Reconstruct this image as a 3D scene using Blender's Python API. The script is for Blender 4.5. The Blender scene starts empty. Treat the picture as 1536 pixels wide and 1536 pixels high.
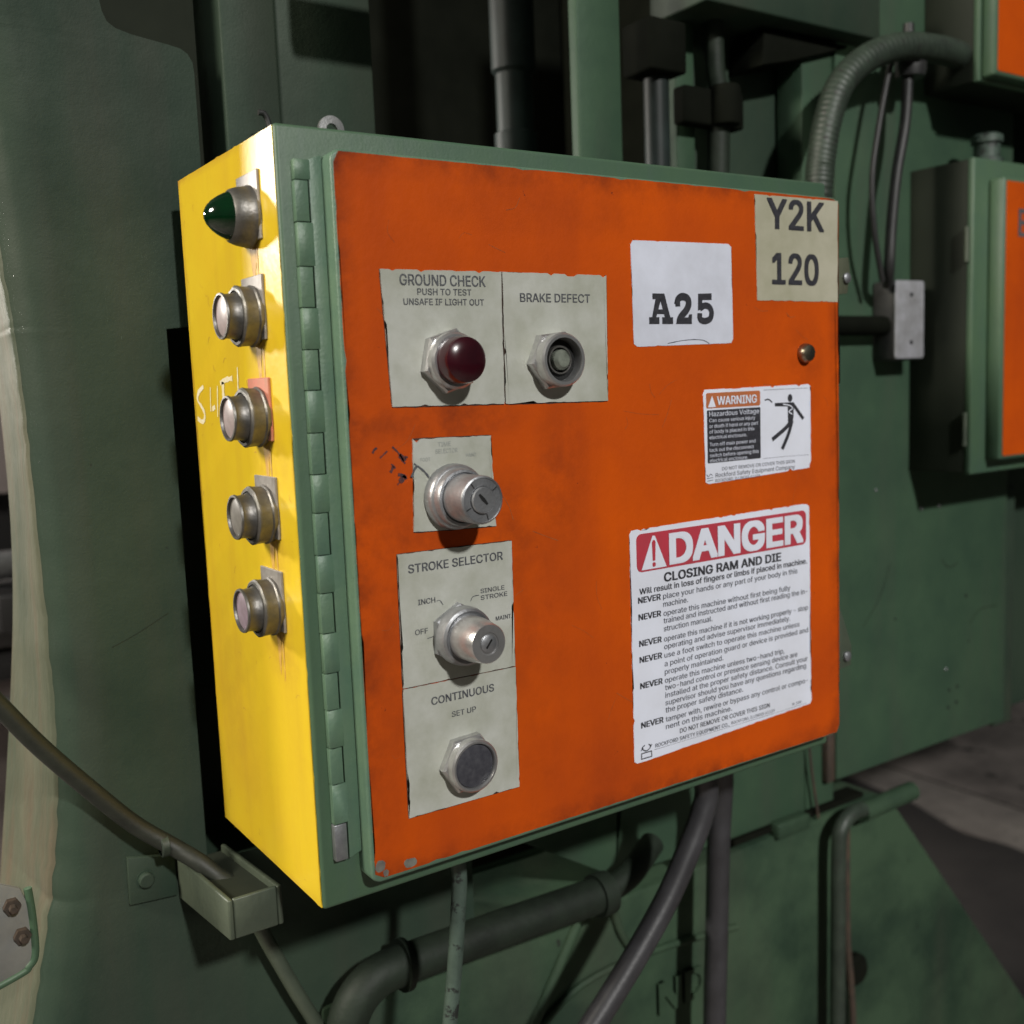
import bpy, bmesh, math, random, os
from mathutils import Vector, Matrix, Euler, noise

# ------------------------------------------------------------------ camera, light, exposure
S = bpy.context.scene
COL = S.collection
cam_d = bpy.data.cameras.new("camera")
cam = bpy.data.objects.new("camera", cam_d); COL.objects.link(cam)
cam.location = (-0.30788, -0.75447, 0.41219)
cam.rotation_euler = (1.45049643, 0.03895265, -0.59379725)
cam_d.sensor_width = 36.0
cam_d.lens = 36.965
cam_d.clip_start = 0.02; cam_d.clip_end = 60
cam_d.dof.use_dof = True
cam_d.dof.focus_distance = 0.90
cam_d.dof.aperture_fstop = 4.5
S.camera = cam

W = bpy.data.worlds.new("World"); S.world = W; W.use_nodes = True
bg = W.node_tree.nodes["Background"]
bg.inputs[0].default_value = (0.92, 1.0, 0.95, 1); bg.inputs[1].default_value = 0.040

S.view_settings.view_transform = 'Standard'
S.view_settings.look = 'None'
S.view_settings.exposure = 0.0
S.view_settings.gamma = 1.0

def lamp(name, loc, target, size, power, color, spread=math.pi):
    d = bpy.data.lights.new(name, 'AREA'); d.shape = 'DISK'; d.size = size
    d.energy = power; d.color = color; d.spread = spread
    o = bpy.data.objects.new(name, d); COL.objects.link(o)
    o.location = loc
    o.rotation_euler = (Vector(target) - Vector(loc)).to_track_quat('-Z', 'Y').to_euler()
    return o
lamp("ceiling_lamp", (-0.6, -7.0, 4.65), (0.95, 0.1, -0.1), 0.40, 35, (1.0, 0.985, 0.95), spread=math.radians(44))
lamp("aisle_lamp", (-1.70, 2.78, 1.20), (0, 0.05, 0.45), 0.34, 85, (1.0, 0.94, 0.86))
lamp("side_lamp", (-3.2, 0.15, 2.2), (0, 0.15, 0.3), 0.9, 165, (1.0, 0.93, 0.80))

# ------------------------------------------------------------------ materials
def nodes_of(name):
    m = bpy.data.materials.new(name); m.use_nodes = True
    return m, m.node_tree, m.node_tree.nodes["Principled BSDF"]

def mat(name, col, col2=None, rough=0.5, metal=0.0, scale=12.0, bump=0.0, bscale=180.0,
        spec=0.5, contrast=(0.35, 0.7), rough2=None, streak=None, coat=0.0, stretch=(1, 1, 1),
        chips=None, chipscale=30.0, chipth=0.68):
    """paint / metal / rubber with procedural wear"""
    m, nt, b = nodes_of(name)
    N, L = nt.nodes.new, nt.links.new
    tc = N('ShaderNodeTexCoord')
    mp = N('ShaderNodeMapping'); mp.inputs['Scale'].default_value = stretch
    L(tc.outputs['Object'], mp.inputs[0])
    vec = mp.outputs[0]
    def rgb(c): return (c[0], c[1], c[2], 1)
    cur = None
    if col2 is not None:
        n = N('ShaderNodeTexNoise'); n.inputs['Scale'].default_value = scale
        n.inputs['Detail'].default_value = 8; n.inputs['Roughness'].default_value = 0.62
        L(vec, n.inputs['Vector'])
        r = N('ShaderNodeMapRange'); r.inputs[1].default_value = contrast[0]; r.inputs[2].default_value = contrast[1]
        L(n.outputs['Fac'], r.inputs[0])
        mx = N('ShaderNodeMix'); mx.data_type = 'RGBA'
        mx.inputs['A'].default_value = rgb(col); mx.inputs['B'].default_value = rgb(col2)
        L(r.outputs[0], mx.inputs['Factor']); cur = mx.outputs['Result']
        if rough2 is not None:
            rr = N('ShaderNodeMapRange'); rr.inputs[1].default_value = contrast[0]; rr.inputs[2].default_value = contrast[1]
            rr.inputs[3].default_value = rough; rr.inputs[4].default_value = rough2
            L(n.outputs['Fac'], rr.inputs[0]); L(rr.outputs[0], b.inputs['Roughness'])
    if streak is not None:      # vertical dirt runs: (colour, amount, scale)
        sc, amt, ss = streak
        m2 = N('ShaderNodeMapping'); m2.inputs['Scale'].default_value = (ss, ss, ss * 0.10)
        L(tc.outputs['Object'], m2.inputs[0])
        n2 = N('ShaderNodeTexNoise'); n2.inputs['Scale'].default_value = 1.0; n2.inputs['Detail'].default_value = 5
        L(m2.outputs[0], n2.inputs['Vector'])
        r2 = N('ShaderNodeMapRange'); r2.inputs[1].default_value = 0.5; r2.inputs[2].default_value = 0.78
        r2.inputs[4].default_value = amt
        L(n2.outputs['Fac'], r2.inputs[0])
        mx2 = N('ShaderNodeMix'); mx2.data_type = 'RGBA'
        if cur: L(cur, mx2.inputs['A'])
        else: mx2.inputs['A'].default_value = rgb(col)
        mx2.inputs['B'].default_value = rgb(sc); L(r2.outputs[0], mx2.inputs['Factor']); cur = mx2.outputs['Result']
    if chips is not None:       # small specks and chips of another colour
        n3 = N('ShaderNodeTexNoise'); n3.inputs['Scale'].default_value = chipscale; n3.inputs['Detail'].default_value = 6
        n3.inputs['Roughness'].default_value = 0.7
        L(tc.outputs['Object'], n3.inputs['Vector'])
        r3 = N('ShaderNodeMapRange'); r3.inputs[1].default_value = chipth; r3.inputs[2].default_value = chipth + 0.03
        L(n3.outputs['Fac'], r3.inputs[0])
        mx3 = N('ShaderNodeMix'); mx3.data_type = 'RGBA'
        if cur: L(cur, mx3.inputs['A'])
        else: mx3.inputs['A'].default_value = rgb(col)
        mx3.inputs['B'].default_value = rgb(chips); L(r3.outputs[0], mx3.inputs['Factor']); cur = mx3.outputs['Result']
    if cur: L(cur, b.inputs['Base Color'])
    else: b.inputs['Base Color'].default_value = rgb(col)
    if not (col2 is not None and rough2 is not None): b.inputs['Roughness'].default_value = rough
    b.inputs['Metallic'].default_value = metal
    b.inputs['Specular IOR Level'].default_value = spec
    b.inputs['Coat Weight'].default_value = coat
    if bump:
        nb = N('ShaderNodeTexNoise'); nb.inputs['Scale'].default_value = bscale; nb.inputs['Detail'].default_value = 4
        L(vec, nb.inputs['Vector'])
        nl = N('ShaderNodeTexNoise'); nl.inputs['Scale'].default_value = bscale * 0.09; nl.inputs['Detail'].default_value = 3
        L(vec, nl.inputs['Vector'])
        ad = N('ShaderNodeMath'); ad.operation = 'MULTIPLY_ADD'; ad.inputs[1].default_value = 3.0
        L(nl.outputs['Fac'], ad.inputs[0]); L(nb.outputs['Fac'], ad.inputs[2])
        bp = N('ShaderNodeBump'); bp.inputs['Strength'].default_value = bump; bp.inputs['Distance'].default_value = 0.001
        L(ad.outputs[0], bp.inputs['Height']); L(bp.outputs[0], b.inputs['Normal'])
    return m

M = {}
M['green'] = mat('green_enamel', (0.066, 0.120, 0.066), (0.046, 0.096, 0.060), 0.45, scale=9, bump=0.13, bscale=420,
                 rough2=0.55, streak=((0.06, 0.10, 0.075), 0.55, 60), chips=(0.22, 0.26, 0.22), chipscale=160, chipth=0.74)
M['green_rail'] = mat('green_hinge_paint', (0.112, 0.185, 0.118), (0.082, 0.150, 0.105), 0.45, scale=30, bump=0.3, bscale=400,
                 streak=((0.07, 0.12, 0.09), 0.5, 90))
M['press'] = mat('press_green_paint', (0.037, 0.058, 0.039), (0.022, 0.041, 0.028), 0.55, spec=0.22, scale=7, bump=0.22, bscale=420,
                 rough2=0.7, streak=((0.055, 0.055, 0.042), 0.6, 14), chips=(0.02, 0.025, 0.02), chipscale=55, chipth=0.70)
M['cast'] = mat('cast_iron_green_paint', (0.048, 0.084, 0.048), (0.020, 0.040, 0.025), 0.6, spec=0.22, contrast=(0.38, 0.62), scale=5, bump=0.45, bscale=320,
                 streak=((0.06, 0.06, 0.045), 0.5, 10), chips=(0.02, 0.022, 0.018), chipscale=40, chipth=0.69)
M['plate'] = mat('plate_green_paint', (0.050, 0.094, 0.055), (0.034, 0.067, 0.043), 0.55, spec=0.22, scale=8, bump=0.22, bscale=420,
                 streak=((0.06, 0.075, 0.055), 0.5, 18), chips=(0.02, 0.025, 0.02), chipscale=70, chipth=0.71)
M['dark_gap'] = mat('black_iron_and_shade', (0.005, 0.006, 0.004), (0.009, 0.010, 0.007), 0.85, scale=10, spec=0.06)  # black iron; also stands in for shade inside the opening
M['recess'] = mat('shade_and_scrape_green', (0.026, 0.031, 0.021), (0.018, 0.022, 0.015), 0.8, scale=8, spec=0.15)  # dark green standing in for shade in notch and channel; also scrapes
M['cut_edge'] = mat('flame_cut_edge_paint', (0.120, 0.120, 0.080), (0.055, 0.072, 0.046), 0.45, scale=14, bump=1.0, bscale=130,
                 streak=((0.13, 0.085, 0.055), 0.7, 35), chips=(0.08, 0.09, 0.07), chipscale=35, chipth=0.66, stretch=(1, 1, 0.35))
M['yellow'] = mat('yellow_enamel', (0.80, 0.57, 0.020), (0.72, 0.46, 0.016), 0.30, scale=5, bump=0.22, bscale=130, spec=0.5,
                 rough2=0.42, streak=((0.58, 0.33, 0.03), 0.35, 30), chips=(0.40, 0.25, 0.05), chipscale=70, chipth=0.735, coat=0.45)
M['yellow'].node_tree.nodes['Principled BSDF'].inputs['Coat Roughness'].default_value = 0.20
M['orange'] = mat('orange_enamel', (0.62, 0.088, 0.003), (0.42, 0.054, 0.004), 0.48, scale=5.5, bump=0.25, bscale=200, spec=0.14, contrast=(0.34, 0.80),
                 rough2=0.65, streak=((0.30, 0.038, 0.008), 0.40, 13), chips=(0.22, 0.035, 0.010), chipscale=85, chipth=0.69)
def add_stains_shade(m, spots, dirt, edges=None, plane='xz', nscale=30.0):  # dirt: colour of the blotches, both real dirt and painted shade
    """hand grease, dirt and painted shade: blotches at given places on the object, broken up by noise"""
    nt = m.node_tree; N, L = nt.nodes.new, nt.links.new; b = nt.nodes['Principled BSDF']
    src = b.inputs['Base Color'].links[0].from_socket
    tc = N('ShaderNodeTexCoord'); sp = N('ShaderNodeSeparateXYZ'); L(tc.outputs['Object'], sp.inputs[0])
    U, V = (sp.outputs['X'], sp.outputs['Z']) if plane == 'xz' else (sp.outputs['Y'], sp.outputs['Z'])
    def mth(op, a, c=None, clamp=False):
        n = N('ShaderNodeMath'); n.operation = op; n.use_clamp = clamp
        for i, q in enumerate((a, c)):
            if q is None: continue
            if isinstance(q, (int, float)): n.inputs[i].default_value = q
            else: L(q, n.inputs[i])
        return n.outputs[0]
    tot = None
    for (cu, cv, ru, rv, am) in spots:
        du = mth('DIVIDE', mth('SUBTRACT', U, cu), ru); dv = mth('DIVIDE', mth('SUBTRACT', V, cv), rv)
        q = mth('MULTIPLY', mth('SUBTRACT', 1.0, mth('ADD', mth('MULTIPLY', du, du), mth('MULTIPLY', dv, dv)), True), am)
        tot = q if tot is None else mth('ADD', tot, q)
    if edges:
        u0, u1, v0, v1, w, am = edges
        for ax, e, sg in ((U, u0, 1), (U, u1, -1), (V, v0, 1), (V, v1, -1)):
            d = mth('MULTIPLY', mth('SUBTRACT', ax, e), sg / w)
            tot = mth('ADD', tot, mth('MULTIPLY', mth('SUBTRACT', 1.0, d, True), am))
    nz = N('ShaderNodeTexNoise'); nz.inputs['Scale'].default_value = nscale; nz.inputs['Detail'].default_value = 7; nz.inputs['Roughness'].default_value = 0.65
    L(tc.outputs['Object'], nz.inputs['Vector'])
    mr = N('ShaderNodeMapRange'); mr.inputs[1].default_value = 0.36; mr.inputs[2].default_value = 0.66; L(nz.outputs['Fac'], mr.inputs[0])
    f = mth('MULTIPLY', tot, mr.outputs[0], True)
    mx = N('ShaderNodeMix'); mx.data_type = 'RGBA'; L(f, mx.inputs['Factor']); L(src, mx.inputs['A']); mx.inputs['B'].default_value = (*dirt, 1)
    L(mx.outputs['Result'], b.inputs['Base Color'])
M['door_orange'] = M['orange'].copy(); M['door_orange'].name = 'door_orange_enamel'
add_stains_shade(M['door_orange'], [(0.125, 0.29, 0.09, 0.08, 0.45), (0.06, 0.22, 0.03, 0.20, 0.35), (0.235, 0.34, 0.035, 0.08, 0.40), (0.20, 0.21, 0.06, 0.16, 0.22), (0.547, 0.42, 0.04, 0.06, 0.4), (0.12, 0.385, 0.09, 0.02, 0.7),
                      (0.24, 0.56, 0.16, 0.03, 0.22), (0.48, 0.30, 0.12, 0.04, 0.2), (0.30, 0.06, 0.2, 0.05, 0.15)], (0.15, 0.024, 0.007), (0.034, 0.603, 0.02, 0.590, 0.020, 0.75))
add_stains_shade(M['yellow'], [(0.045, 0.515, 0.035, 0.03, 0.7), (0.05, 0.44, 0.04, 0.03, 0.6), (0.05, 0.36, 0.04, 0.03, 0.6), (0.05, 0.285, 0.04, 0.03, 0.6), (0.05, 0.205, 0.045, 0.035, 0.6), (0.17, 0.15, 0.08, 0.14, 0.35)],  # last blotch paints the soft shade low at the back
                      (0.50, 0.27, 0.03), (0.0, 0.2335, 0.0, 0.610, 0.008, 0.8), 'yz', 24)
M['legend'] = mat('legend_plate_enamel', (0.52, 0.53, 0.485), (0.36, 0.37, 0.30), 0.42, scale=20, bump=0.12, bscale=300,
                 chips=(0.20, 0.20, 0.12), chipscale=120, chipth=0.72)
M['legend_side'] = mat('small_legend_metal', (0.36, 0.34, 0.32), (0.20, 0.18, 0.16), 0.45, metal=0.3, scale=70)
M['legend_red'] = mat('small_legend_red', (0.62, 0.20, 0.14), (0.45, 0.20, 0.12), 0.4, metal=0.1, scale=70)
M['grime'] = mat('black_grime', (0.022, 0.014, 0.012), (0.09, 0.03, 0.012), 0.7, scale=90)
M['scratch'] = mat('paint_scratch', (0.36, 0.11, 0.03), (0.20, 0.045, 0.012), 0.5, scale=200)
M['grease'] = mat('dried_grease', (0.15, 0.15, 0.10), (0.34, 0.36, 0.32), 0.5, scale=220, contrast=(0.35, 0.6))
M['drip'] = mat('rust_brown_stain', (0.50, 0.27, 0.06), (0.66, 0.42, 0.05), 0.5, scale=150)
M['ink'] = mat('black_print', (0.022, 0.022, 0.028), (0.05, 0.05, 0.06), 0.5, scale=300)
M['ink_soft'] = mat('worn_black_print', (0.045, 0.045, 0.06), (0.16, 0.17, 0.17), 0.5, scale=420)
M['ink_faint'] = mat('rubbed_print', (0.26, 0.27, 0.26), (0.42, 0.45, 0.42), 0.5, scale=300)
M['ink_text'] = mat('small_black_print', (0.04, 0.04, 0.06), (0.10, 0.11, 0.13), 0.5, scale=420)
M['marker'] = mat('marker_ink', (0.035, 0.022, 0.03), (0.18, 0.035, 0.02), 0.6, scale=160)
M['white_sticker'] = mat('white_vinyl', (0.72, 0.75, 0.86), (0.58, 0.60, 0.68), 0.45, scale=18, chips=(0.42, 0.42, 0.44), chipscale=110, chipth=0.70)
M['danger_white'] = mat('danger_vinyl', (0.78, 0.81, 0.92), (0.70, 0.72, 0.80), 0.42, scale=16, chips=(0.50, 0.48, 0.42), chipscale=80, chipth=0.72)
M['beige'] = mat('aged_beige_vinyl', (0.46, 0.44, 0.34), (0.36, 0.35, 0.25), 0.5, scale=22, chips=(0.30, 0.26, 0.20), chipscale=90, chipth=0.70)
M['red_print'] = mat('danger_red_print', (0.50, 0.045, 0.07), (0.42, 0.05, 0.07), 0.45, scale=60)
M['orange_print'] = mat('warning_orange_print', (0.52, 0.15, 0.055), (0.44, 0.15, 0.06), 0.45, scale=60)
M['chrome'] = mat('worn_nickel', (0.60, 0.60, 0.60), (0.33, 0.33, 0.33), 0.28, metal=0.82, scale=45, rough2=0.42, bump=0.15, bscale=500)
M['steel'] = mat('dull_steel', (0.42, 0.43, 0.45), (0.22, 0.225, 0.235), 0.38, metal=0.80, scale=60, rough2=0.5, bump=0.25, bscale=400)
M['dark_steel'] = mat('dark_dirty_steel', (0.20, 0.19, 0.18), (0.09, 0.09, 0.08), 0.42, metal=0.85, scale=60, rough2=0.6, bump=0.3, bscale=300)
M['brass'] = mat('dull_brass', (0.36, 0.32, 0.24), (0.22, 0.19, 0.13), 0.35, metal=1.0, scale=80)
M['black'] = mat('black_plastic', (0.035, 0.035, 0.045), (0.07, 0.07, 0.08), 0.5, scale=200)
M['hole'] = mat('keyhole_black', (0.004, 0.004, 0.004), None, 0.8)
M['red_lens'] = mat('dark_red_lens', (0.032, 0.002, 0.006), (0.02, 0.002, 0.005), 0.24, scale=60, coat=0.5)
M['green_lens'] = mat('dark_green_lens', (0.001, 0.018, 0.005), (0.001, 0.010, 0.003), 0.12, scale=60, coat=1.0)
M['pink'] = mat('pinkish_button_face', (0.34, 0.27, 0.27), (0.22, 0.18, 0.175), 0.4, scale=90)
M['grey_face'] = mat('grey_button_face', (0.20, 0.19, 0.17), (0.12, 0.11, 0.10), 0.4, scale=90)
M['mauve_face'] = mat('mauve_button_face', (0.26, 0.20, 0.25), (0.17, 0.13, 0.15), 0.4, scale=90)
M['glass_bulb'] = mat('smoky_bulb', (0.22, 0.24, 0.20), (0.10, 0.11, 0.09), 0.12, scale=80, coat=0.6)
M['chalk'] = mat('white_paint_marker', (0.86, 0.80, 0.62), (0.80, 0.66, 0.30), 0.5, scale=120)
M['hose'] = mat('grey_rubber_hose', (0.045, 0.044, 0.048), (0.026, 0.025, 0.027), 0.42, scale=30, bump=0.2, bscale=200)
M['conduit'] = mat('conduit_green_paint', (0.036, 0.052, 0.037), (0.020, 0.028, 0.021), 0.5, scale=40, bump=0.4, bscale=200,
                   chips=(0.025, 0.025, 0.022), chipscale=90, chipth=0.6)
M['shaft'] = mat('dull_blue_grey_paint', (0.034, 0.050, 0.048), (0.008, 0.010, 0.008), 0.5, scale=9, stretch=(1, 1, 0.6), spec=0.3)
M['teal'] = mat('pale_teal_paint', (0.075, 0.110, 0.088), (0.035, 0.055, 0.043), 0.5, scale=25, bump=0.3, bscale=200,
                chips=(0.018, 0.022, 0.020), chipscale=60, chipth=0.55)
M['cable'] = mat('black_cable', (0.018, 0.018, 0.019), (0.03, 0.03, 0.028), 0.5, scale=60)
M['khaki_cable'] = mat('dusty_cable', (0.019, 0.023, 0.016), (0.010, 0.012, 0.009), 0.55, scale=40, bump=0.3, bscale=200)
M['galv'] = mat('galvanised_plate', (0.46, 0.46, 0.50), (0.26, 0.26, 0.26), 0.5, metal=0.25, scale=30, chips=(0.05, 0.05, 0.05), chipscale=70, chipth=0.70)
M['mat'] = mat('floor_shadow_tone', (0.045, 0.040, 0.038), (0.028, 0.025, 0.025), 0.55, scale=3, bump=0.4, bscale=60)  # dark tone of the sheet that stands for floor shadow
M['duct'] = mat('shaded_pipe_paint', (0.020, 0.030, 0.020), (0.010, 0.014, 0.010), 0.6, scale=22, bump=0.5, bscale=150, spec=0.3, chips=(0.07, 0.08, 0.06), chipscale=90, chipth=0.72)  # kept dark to put the shade on the pipes into the colour
M['cab_body'] = mat('shaded_cabinet_body', (0.020, 0.025, 0.017), (0.014, 0.018, 0.012), 0.6, scale=9, spec=0.25)  # near-black, with the shade of the left sides put into the colour
M['tray'] = mat('tray_faded_paint', (0.078, 0.096, 0.066), (0.045, 0.058, 0.041), 0.5, scale=18, bump=0.4, bscale=150,
                chips=(0.3, 0.32, 0.27), chipscale=120, chipth=0.73)
M['rust'] = mat('rusty_iron', (0.07, 0.045, 0.03), (0.03, 0.025, 0.02), 0.7, scale=60, bump=0.6)
M['floor'] = mat('shop_floor_concrete', (0.26, 0.225, 0.205), (0.09, 0.078, 0.072), 0.6, scale=3.0, bump=0.9, bscale=26, contrast=(0.36, 0.66),
                 chips=(0.030, 0.028, 0.026), chipscale=9, chipth=0.60)
M['floor_lip'] = mat('worn_floor_band', (0.27, 0.24, 0.215), (0.15, 0.132, 0.122), 0.6, scale=7, bump=0.8, bscale=40, chips=(0.06, 0.055, 0.05), chipscale=22, chipth=0.63)
M['wall'] = mat('dark_shop_wall', (0.030, 0.030, 0.030), (0.02, 0.02, 0.02), 0.8, scale=2)
M['far_white'] = mat('far_machine_grey', (0.42, 0.41, 0.42), (0.26, 0.25, 0.26), 0.5, scale=5)
M['far_pink'] = mat('far_dusty_panel', (0.36, 0.31, 0.31), (0.26, 0.23, 0.23), 0.6, scale=4)
M['far_dark'] = mat('far_black_part', (0.02, 0.02, 0.022), None, 0.6)
M['white_bracket'] = mat('white_bracket_paint', (0.24, 0.24, 0.22), (0.16, 0.16, 0.15), 0.5, scale=20)
M['chip_patch'] = mat('bare_metal_patch', (0.20, 0.20, 0.17), (0.12, 0.10, 0.09), 0.5, scale=120)

# ------------------------------------------------------------------ helpers
def finish(name, bm, m, parent=None, loc=(0, 0, 0), smooth=None, label=None):
    if smooth is not None:
        bmesh.ops.recalc_face_normals(bm, faces=bm.faces)
        for f in bm.faces: f.smooth = True
        for e in bm.edges:
            if len(e.link_faces) == 2:
                e.smooth = e.calc_face_angle(0) < math.radians(smooth)
    else:
        bmesh.ops.recalc_face_normals(bm, faces=bm.faces)
    me = bpy.data.meshes.new(name); bm.to_mesh(me); bm.free()
    me.materials.append(m)
    o = bpy.data.objects.new(name, me); COL.objects.link(o)
    o.location = loc
    if parent is not None:
        o.parent = parent
        if parent.get('root'):
            o.matrix_parent_inverse = Matrix.Translation(-parent.location)
    if label: o['label'] = label
    return o

def thing(name, label, cat, loc, group=None):
    o = bpy.data.objects.new(name, None); COL.objects.link(o)
    o.empty_display_size = 0.05; o.location = loc
    o['label'] = label; o['category'] = cat; o['root'] = 1
    if group: o['group'] = group
    return o

def tag(o, label, cat, group=None):
    o['label'] = label; o['category'] = cat
    if group: o['group'] = group
    return o

def structure(o):
    o['kind'] = 'structure'; return o

def add_box(bm, x0, x1, y0, y1, z0, z1, bev=0.0, seg=2):
    r = bmesh.ops.create_cube(bm, size=1.0)
    vs = r['verts']
    for v in vs:
        v.co = Vector(((x0 + x1) / 2 + v.co.x * (x1 - x0), (y0 + y1) / 2 + v.co.y * (y1 - y0), (z0 + z1) / 2 + v.co.z * (z1 - z0)))
    if bev > 0:
        es = list({e for v in vs for e in v.link_edges})
        bmesh.ops.bevel(bm, geom=es, offset=bev, segments=seg, profile=0.5, affect='EDGES')

def box(name, x0, x1, y0, y1, z0, z1, m, parent=None, bev=0.001, seg=2, label=None):
    bm = bmesh.new(); add_box(bm, x0, x1, y0, y1, z0, z1, bev, seg)
    return finish(name, bm, m, parent, smooth=50, label=label)

def add_prism(bm, pts, y0, y1, axis='y'):
    """polygon pts (u,v) extruded; axis y: (u,v)=(x,z), y0 the visible face; axis x: (u,v)=(y,z)"""
    def P(u, v, w): return (u, w, v) if axis == 'y' else ((w, u, v) if axis == 'x' else (u, v, w))
    a = [bm.verts.new(P(u, v, y0)) for u, v in pts]
    b = [bm.verts.new(P(u, v, y1)) for u, v in pts]
    fa = bm.faces.new(a); fb = bm.faces.new(b[::-1])
    n = len(pts)
    for i in range(n):
        bm.faces.new((a[i], b[i], b[(i + 1) % n], a[(i + 1) % n]))
    bmesh.ops.triangulate(bm, faces=[fa, fb])

def prism(name, pts, y0, y1, m, parent=None, axis='y', bev=0.0, label=None):
    bm = bmesh.new(); add_prism(bm, pts, y0, y1, axis)
    if bev > 0:
        bmesh.ops.recalc_face_normals(bm, faces=bm.faces)
        es = [e for e in bm.edges if len(e.link_faces) == 2 and e.calc_face_angle(0) > 0.5]
        bmesh.ops.bevel(bm, geom=es, offset=bev, segments=2, profile=0.5, affect='EDGES')
    return finish(name, bm, m, parent, smooth=40, label=label)

def ragged(corners, amp, seed, step=0.004, rad=0.0):
    """outline through four corners (bl, br, tr, tl) with torn or overpainted edges"""
    rnd = random.Random(seed); out = []
    for i in range(4):
        a, b = Vector(corners[i]), Vector(corners[(i + 1) % 4])
        d = b - a; n = max(2, int(d.length / step)); nrm = Vector((-d.y, d.x)).normalized()
        for k in range(n):
            t = k / n
            w = noise.noise(Vector((seed * 7.3 + i * 31.7, t * d.length * 90, 0))) + 0.5 * rnd.uniform(-1, 1)
            if rnd.random() < 0.05: w += 2.2
            p = a + d * t + nrm * max(0, w) * amp
            if rad:
                e = min(t, 1 - t) * d.length
                if e < rad:
                    p += nrm * (rad - math.sqrt(max(0, rad * rad - (rad - e) ** 2))) * (0.5)
            out.append((p.x, p.y))
    return out

def rrect(x0, x1, z0, z1, r, n=5):
    pts = []
    for cx, cz, a0 in ((x1 - r, z0 + r, -90), (x1 - r, z1 - r, 0), (x0 + r, z1 - r, 90), (x0 + r, z0 + r, 180)):
        for k in range(n + 1):
            a = math.radians(a0 + 90 * k / n); pts.append((cx + r * math.cos(a), cz + r * math.sin(a)))
    return pts

AX = {'-y': Matrix(((1, 0, 0), (0, 0, -1), (0, 1, 0))), '-x': Matrix(((0, 0, -1), (0, 1, 0), (1, 0, 0))),
      'z': Matrix.Identity(3), '-z': Matrix(((1, 0, 0), (0, -1, 0), (0, 0, -1)))}

def add_lathe(bm, prof, axis='-y', seg=32, centre=(0, 0, 0), rot=0.0, wob=None):
    R = AX[axis]; c = Vector(centre); rings = []
    for r, h in prof:
        if r < 1e-6:
            rings.append([bm.verts.new(c + R @ Vector((0, 0, h)))])
        else:
            ring = []
            for k in range(seg):
                a = 2 * math.pi * k / seg + rot
                rr = r * (wob(a) if wob else 1)
                ring.append(bm.verts.new(c + R @ Vector((rr * math.cos(a), rr * math.sin(a), h))))
            rings.append(ring)
    for A, B in zip(rings, rings[1:]):
        for k in range(seg):
            k2 = (k + 1) % seg
            if len(A) == 1 and len(B) == 1: continue
            if len(A) == 1: bm.faces.new((A[0], B[k2], B[k]))
            elif len(B) == 1: bm.faces.new((A[k], A[k2], B[0]))
            else: bm.faces.new((A[k], A[k2], B[k2], B[k]))

def lathe(name, prof, m, parent=None, axis='-y', seg=32, loc=(0, 0, 0), smooth=35, rot=0.0, wob=None, label=None):
    bm = bmesh.new(); add_lathe(bm, prof, axis, seg, rot=rot, wob=wob)
    return finish(name, bm, m, parent, loc=loc, smooth=smooth, label=label)

def spline(pts, n=8):
    P = [Vector(p) for p in pts]; out = []
    Q = [2 * P[0] - P[1]] + P + [2 * P[-1] - P[-2]]
    for i in range(1, len(Q) - 2):
        for k in range(n):
            t = k / n
            a, b, c, d = Q[i - 1], Q[i], Q[i + 1], Q[i + 2]
            out.append(0.5 * ((2 * b) + (c - a) * t + (2 * a - 5 * b + 4 * c - d) * t * t + (3 * b - a - 3 * c + d) * t ** 3))
    out.append(P[-1]); return out

def add_tube(bm, path, r, seg=16, radf=None, caps=True):
    path = [Vector(p) for p in path]; prev = None; rings = []
    for i, p in enumerate(path):
        t = (path[min(i + 1, len(path) - 1)] - path[max(i - 1, 0)]).normalized()
        if prev is None:
            u = t.orthogonal().normalized()
        else:
            u = (prev - t * prev.dot(t)).normalized()
        prev = u; v = t.cross(u)
        rr = r * (radf(i) if radf else 1)
        rings.append([bm.verts.new(p + rr * (math.cos(2 * math.pi * k / seg) * u + math.sin(2 * math.pi * k / seg) * v)) for k in range(seg)])
    for A, B in zip(rings, rings[1:]):
        for k in range(seg): bm.faces.new((A[k], A[(k + 1) % seg], B[(k + 1) % seg], B[k]))
    if caps:
        bm.faces.new(rings[0][::-1]); bm.faces.new(rings[-1])

def tube(name, pts, r, m, parent=None, n=8, seg=16, radf=None, straight=False, label=None):
    bm = bmesh.new(); add_tube(bm, pts if straight else spline(pts, n), r, seg, radf)
    return finish(name, bm, m, parent, smooth=50, label=label)

def add_stroke(bm, pts, w, face, axis='y', seed=0):
    """flat hand-drawn line of width w lying on a surface"""
    P = [Vector((a, b, 0)) for a, b in pts]
    P = spline(P, 4) if len(P) > 2 else [P[0].lerp(P[1], k / 5) for k in range(6)]
    L, Rr = [], []
    for i, p in enumerate(P):
        t = (P[min(i + 1, len(P) - 1)] - P[max(i - 1, 0)]).normalized(); n = Vector((-t.y, t.x, 0))
        ww = w * (0.75 + 0.5 * noise.noise(p * 400 + Vector((seed, 0, 0)))) / 2
        for S_, lst in ((1, L), (-1, Rr)):
            q = p + n * ww * S_
            lst.append(bm.verts.new((q.x, face, q.y) if axis == 'y' else (face, q.x, q.y)))
    for i in range(len(P) - 1): bm.faces.new((L[i], L[i + 1], Rr[i + 1], Rr[i]))

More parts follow.
